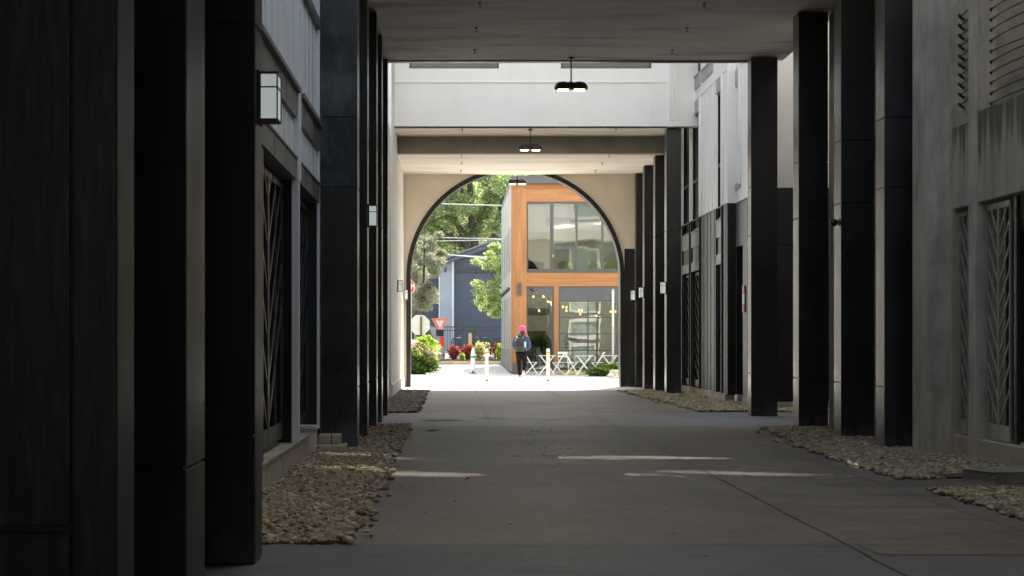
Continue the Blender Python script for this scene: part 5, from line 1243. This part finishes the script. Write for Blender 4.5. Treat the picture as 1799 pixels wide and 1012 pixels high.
MB().box(xr_-.14, xr_+.02, 61.97, 62.2, z+.92, z+1.35).build('tail_light', 'taillight', car, bevel=.02)
MB().box(xr_-.32, xr_+.01, 61.98, 62.1, z+1.36, z+1.66).build('rear_pillar', 'carglass', car, bevel=.02)
MB().box(xr_-.05, xr_+.06, 61.98, 63.82, z+.40, z+.62).build('bumper', 'frame', car, bevel=.03)
for xx in (-.85, -3.65):
    for yy in (61.99, 63.6):
        wl = MB(); wl.lathe([(.34, 0), (.36, .03), (.36, .19), (.34, .22)], (0, 0, 0), 22)
        wl.v = [(xr_+xx+a, yy+c_, z+.36+b) for a, b, c_ in wl.v]; wo = wl.build('wheel', 'tyre', car)
        rm = MB().lathe([(.22, -.005), (.2, .01)], (0, 0, 0), 16); rm.v = [(xr_+xx+a, yy+c_, z+.36+b) for a, b, c_ in rm.v]; rm.build('rim', 'steel', wo)

# litter
pf = thing('flower', (PX(822, 12.75), 12.75, 0), 'crumpled pink blossom lying on the pavement', 'flower')
pm = MB(); c0 = Vector((PX(822, 12.75), 12.75, .02))
for k in range(16):
    a = k*2.4; u_ = Vector((math.cos(a), math.sin(a), random.uniform(-.1, .6)))*random.uniform(.018, .03); v_ = Vector((-math.sin(a), math.cos(a), random.uniform(-.3, .3)))*.014
    pm.add([c0, c0+u_*.6-v_, c0+u_, c0+u_*.6+v_], [(0, 1, 2, 3)])
pm.build('petals', 'petal', pf); MB().tube([c0+Vector((-.03, 0, -.012)), c0+Vector((.0, 0, 0))], .003, 5).build('stalk', 'leaf_deep', pf)
pm = MB(); c0 = Vector((PX(652, 11.9), 11.9, .05))
for k in range(7):
    u_ = Vector((random.uniform(-.06, .06), random.uniform(-.04, .04), random.uniform(0, .05))); v_ = Vector((random.uniform(-.04, .04), random.uniform(-.04, .04), random.uniform(0, .04)))
    pm.add([c0, c0+u_, c0+u_+v_, c0+v_], [(0, 1, 2, 3)])
tag(pm.build('paper_scrap', 'paper', loc=tuple(c0)), 'crumpled pale paper scrap at the edge of the left stones', 'litter')
tag(MB().box(PX(886, 64), PX(892, 64), 64, 64.2, gz(64), gz(64)+.05).box(PX(888, 64), PX(892.5, 64), 64.05, 64.25, gz(64)+.05, gz(64)+.07).build('litter', 'cyan', loc=(PX(889, 64), 64, gz(64)), bevel=.01), 'cyan plastic scrap on the ground by the cafe side wall', 'litter')

# ------------------------------------------------------------------ people
def skin(name, V, E, Rd, m, parent, sub=2, root=0):
    me = bpy.data.meshes.new(name); off = parent_loc(parent)
    me.from_pydata([Vector(v)-off for v in V], E, []); o = bpy.data.objects.new(name, me); COL.objects.link(o)
    md = o.modifiers.new('skin', 'SKIN'); md.use_smooth_shade = True
    for i, r in enumerate(Rd):
        sv = me.skin_vertices[0].data[i]; sv.radius = (r if isinstance(r, tuple) else (r, r)); sv.use_root = (i == root)
    ss_ = o.modifiers.new('sub', 'SUBSURF'); ss_.levels = sub; ss_.render_levels = sub
    dg = bpy.context.evaluated_depsgraph_get(); me2 = bpy.data.meshes.new_from_object(o.evaluated_get(dg))
    me2.name = name; me2.materials.clear(); me2.materials.append(M[m]); me2.polygons.foreach_set('use_smooth', [True]*len(me2.polygons))
    o.modifiers.clear(); o.data = me2; o.parent = parent; return o
def chain(V, E, Rd, pts, rads, start=None):
    prev = start
    for p, r in zip(pts, rads):
        V.append(Vector(p)); Rd.append(r); i = len(V)-1
        if prev is not None: E.append((prev, i))
        prev = i
    return prev
def hand(V, E, Rd, wi, p, d, side):
    """palm from wrist index wi toward direction d, five curled fingers"""
    d = Vector(d).normalized(); sd = Vector(side).normalized(); nrm = d.cross(sd).normalized()
    pi = chain(V, E, Rd, [p+d*.05], [(.035, .018)], wi)
    for k, (o_, l) in enumerate(((-.030, .055), (-.010, .07), (.010, .068), (.030, .052))):
        chain(V, E, Rd, [p+d*.085+sd*o_, p+d*(.085+l*.5)+sd*o_-nrm*.012, p+d*(.085+l*.85)+sd*o_-nrm*.035], [.009, .0085, .0075], pi)
    chain(V, E, Rd, [p+d*.03-sd*.045, p+d*.07-sd*.05-nrm*.02], [.0105, .009], pi)
def figure(base, J, label, cloth, sk='skin', hairm='hair', facing=1):
    """J: joint dict in metres relative to base; builds one continuous body plus clothing children"""
    B = Vector(base); j = {k: B+Vector(v) for k, v in J.items()}
    c = thing('person', base, label, 'person')
    V, E, Rd = [], [], []
    chain(V, E, Rd, [j['pelvis']], [(.13, .10)])
    ch = chain(V, E, Rd, [j['waist'], j['chest'], j['neckbase'], j['neck'], j['head']-Vector((0, 0, .03)), j['head']+Vector((0, 0, .06))], [(.11, .085), (.145, .10), (.07, .06), (.05, .052), (.068, .085), (.07, .085)], 0)
    ci = 2
    for s in 'LR':
        e = chain(V, E, Rd, [j['sh'+s], j['el'+s], j['wr'+s]], [.052, .037, .026], ci)
        hd_ = (j['ha'+s]-j['wr'+s]); hand(V, E, Rd, e, j['wr'+s], hd_, Vector((1, 0, 0)) if abs(hd_.normalized().x) < .8 else Vector((0, 1, 0)))
        a = chain(V, E, Rd, [j['hi'+s], j['kn'+s], j['an'+s]], [.085, .053, .036], 0)
        chain(V, E, Rd, [j['to'+s]], [(.04, .025)], a)
    body = skin('body', V, E, Rd, sk, c)
    # face: nose, ears and eyes on the side the person looks to
    hc = j['head']; f = facing if isinstance(facing, Vector) else Vector((0, facing, 0)); r_ = f.cross(Vector((0, 0, 1)))
    fm_ = MB(); fm_.tube([hc+f*.085+Vector((0, 0, .03)), hc+f*.105-Vector((0, 0, .01))], [.008, .014], 6)
    for s in (-1, 1): fm_.tube([hc+r_*s*.07+Vector((0, 0, .02)), hc+r_*s*.083-Vector((0, 0, .015))], [.018, .012], 6)
    fm_.build('nose_and_ears', sk, c)
    ey = MB()
    for s in (-1, 1): ey.lathe([(.003, -.008), (.009, 0), (.003, .008)], hc+f*.083+r_*s*.03+Vector((0, 0, .025)), 8)
    ey.build('eyes', 'glassdark', c); MB().tube([hc+f*.088-r_*.02-Vector((0, 0, .045)), hc+f*.09+r_*.02-Vector((0, 0, .045))], .005, 6).build('mouth', 'coral', c)
    # top
    V, E, Rd = [], [], []
    chain(V, E, Rd, [j['pelvis']-Vector((0, 0, .03))], [(.205, .14)])
    chain(V, E, Rd, [j['waist'], j['chest'], j['neckbase']-Vector((0, 0, .01))], [(.20, .13), (.215, .14), (.10, .08)], 0)
    for s in 'LR': chain(V, E, Rd, [j['sh'+s], j['el'+s], j['wr'+s]], [.085, .072, .05], 2)
    skin('jacket' if cloth['top'] == 'navy' else 'shirt', V, E, Rd, cloth['top'], c)
    V, E, Rd = [], [], []
    chain(V, E, Rd, [j['pelvis']], [(.145, .115)])
    for s in 'LR': chain(V, E, Rd, [j['hi'+s], (j['hi'+s]+j['kn'+s])/2, j['kn'+s], (j['kn'+s]*.6+j['an'+s]*.4), j['an'+s]+(j['kn'+s]-j['an'+s])*.1], [.115, .10, .075, .068, .048], 0)
    skin('trousers', V, E, Rd, cloth['legs'], c)
    for s in 'LR':
        V, E, Rd = [], [], []; an, to = j['an'+s], j['to'+s]; dr_ = (to-an).normalized(); dn = cloth.get('down'+s, Vector((0, 0, -1)))
        chain(V, E, Rd, [an-dr_*.05+dn*.02, an+dn*.02+dr_*.04, to], [.045, .045, .038]); sh = skin('shoe', V, E, Rd, cloth['shoe'], c)
    return c, j
yb = 46.0; bx0 = PX(916, yb)
zz = lambda y: PZ(y, yb); xx_ = lambda p: PX(p, yb)-bx0
J = dict(pelvis=(xx_(916), 0, .93), waist=(xx_(916), .0, 1.06), chest=(xx_(916.5), 0, 1.30), neckbase=(xx_(917), .0, 1.42), neck=(xx_(917.5), .01, 1.49), head=(xx_(918), .02, 1.60),
         shL=(xx_(907), 0, 1.37), elL=(xx_(901.5), .02, 1.10), wrL=(xx_(906), .24, 1.02), haL=(xx_(909), .32, 1.04),
         shR=(xx_(926), 0, 1.37), elR=(xx_(930.5), .02, 1.10), wrR=(xx_(926), .24, 1.0), haR=(xx_(922), .32, 1.02),
         hiL=(xx_(911), 0, .86), knL=(xx_(912), .04, .48), anL=(xx_(913.3), .0, .09), toL=(xx_(912.5), .15, .05),
         hiR=(xx_(921), 0, .86), knR=(xx_(922), .06, .47), anR=(xx_(919), -.26, .26), toR=(xx_(917.5), -.30, .11))
lady, j = figure((bx0, yb, 0), J, 'person in pink beanie and navy jacket walking away with a dark backpack', dict(top='navy', legs='leggings', shoe='shoe'))
hc = j['head']
bn = MB(); bn.lathe([(.108, -.03), (.112, .0), (.108, .04), (.09, .09), (.055, .125), (.015, .138)], hc+Vector((0, 0, .03)), 22, sy=1.08); bn.build('beanie', 'pink', lady)
V, E, Rd = [], [], []; chain(V, E, Rd, [hc-Vector((0, .01, .0)), hc-Vector((0, .05, .1)), hc-Vector((.0, .07, .19))], [(.085, .09), (.085, .06), (.07, .035)])
skin('hair', V, E, Rd, 'darkhair', lady)
hm = MB()
for s in (-1, 1):
    for k in range(4): hm.tube([hc+Vector((s*.075, -.03+k*.02, -.01)), hc+Vector((s*(.10+k*.008), .0, -.08)), hc+Vector((s*(.125+k*.012), .02, -.17-k*.01))], [.02, .022, .008], 6)
hm.build('loose_hair', 'hair', lady)
V, E, Rd = [], [], []; nb_ = j['neckbase']; chain(V, E, Rd, [nb_+Vector((-.09, -.06, .0)), nb_+Vector((0, -.11, -.04)), nb_+Vector((.09, -.06, .0))], [.045, .06, .045]); skin('hood', V, E, Rd, 'navy', lady)
pk = Vector((xx_(912.5)+bx0, yb-.20, zz(600.5)))
pb_ = MB(); pb_.box(pk.x-.15, pk.x+.13, pk.y-.08, pk.y+.07, zz(617.5), zz(594)); bo = pb_.build('backpack', 'pack', lady, bevel=.04)
MB().box(pk.x-.12, pk.x+.10, pk.y-.13, pk.y-.08, zz(616.5), zz(607)).box(pk.x-.155, pk.x+.135, pk.y-.10, pk.y-.0, zz(599), zz(594)+.012).build('pocket', 'pack', bo, bevel=.02)
for s in (-1, 1): MB().bar((pk.x+s*.08, pk.y+.07, zz(594)), (pk.x+s*.10+.02, pk.y+.16, zz(590.5)), .04, .02).build('strap', 'pack', bo)
MB().tube([(pk.x-.13, pk.y-.105, zz(598)), (pk.x-.13, pk.y-.11, zz(595.8))], .012, 6).build('clip', 'steel', bo)
MB().tube([(pk.x+.165, pk.y-.03, zz(610)), (pk.x+.172, pk.y-.03, zz(600.5))], .034, 10).build('bottle', 'mint', bo, bevel=.005)
for s in 'LR': 
    an = j['an'+s]; MB().lathe([(.038, 0), (.041, .04), (.037, .06)], an+Vector((0, 0, -.0)), 10).build('sock', 'coral', lady)
# man in the cafe
yb2 = 56.6; bx2 = PX(1000, yb2)
J2 = dict(pelvis=(0, 0, .95), waist=(.0, -.03, 1.08), chest=(.06, -.12, 1.30), neckbase=(.12, -.2, 1.42), neck=(.15, -.24, 1.47), head=(.19, -.30, 1.53),
          shL=(-.12, -.12, 1.38), elL=(-.20, -.3, 1.14), wrL=(-.12, -.5, 1.12), haL=(-.02, -.55, 1.13), shR=(.28, -.16, 1.36), elR=(.34, -.36, 1.14), wrR=(.22, -.5, 1.12), haR=(.12, -.55, 1.12),
          hiL=(-.09, 0, .88), knL=(-.10, -.02, .48), anL=(-.10, .02, .09), toL=(-.12, -.14, .05), hiR=(.09, 0, .88), knR=(.11, -.02, .48), anR=(.12, .02, .09), toR=(.14, -.14, .05))
man, j2 = figure((bx2, yb2, .12), J2, 'man in blue shirt and dark cap leaning over the counter inside', dict(top='shirtblue', legs='pants', shoe='frame'), 'skin2', facing=-1)
MB().lathe([(.098, -.01), (.10, .03), (.085, .075), (.04, .10), (.01, .105)], j2['head']+Vector((0, 0, .045)), 18, sy=1.1).box(j2['head'].x-.07, j2['head'].x+.07, j2['head'].y-.19, j2['head'].y-.07, j2['head'].z+.035, j2['head'].z+.047).build('cap', 'navy', man)
# seated person behind left pane
yb3 = 57.6; bx3 = PX(960, yb3)
J3 = dict(pelvis=(0, 0, .56), waist=(0, 0, .70), chest=(0, .0, .95), neckbase=(0, 0, 1.08), neck=(0, .0, 1.14), head=(0, .01, 1.25), shL=(-.18, 0, 1.03), elL=(-.24, .06, .76), wrL=(-.16, .28, .78), haL=(-.10, .34, .78), shR=(.18, 0, 1.03), elR=(.24, .06, .76), wrR=(.16, .28, .78), haR=(.10, .34, .78),
          hiL=(-.10, .04, .54), knL=(-.12, .44, .50), anL=(-.12, .44, .09), toL=(-.12, .58, .05), hiR=(.10, .04, .54), knR=(.12, .44, .50), anR=(.12, .44, .09), toR=(.12, .58, .05))
sp_, j3 = figure((bx3, yb3, .12), J3, 'seated person in dark clothes with their back to the tall cafe pane', dict(top='charcoal', legs='pants', shoe='frame'), 'skin2')
MB().lathe([(.05, -.12), (.098, -.05), (.10, .03), (.08, .09), (.02, .115)], j3['head']+Vector((0, 0, .02)), 18, sy=1.1).build('hair', 'darkhair', sp_)
cc = thing('cafe_chair', (bx3, yb3, .12), 'dark chair under the seated person inside the cafe', 'chair')
MB().box(bx3-.2, bx3+.2, yb3-.18, yb3+.24, .52, .56).build('seat', 'frame', cc)
MB().box(bx3-.2, bx3+.2, yb3-.22, yb3-.18, .56, .95).build('backrest', 'frame', cc)
for sx in (-1, 1):
    for sy in (-.15, .2): MB().tube([(bx3+sx*.17, yb3+sy, .52), (bx3+sx*.19, yb3+sy, .12)], .014, 6).build('leg', 'frame', cc)
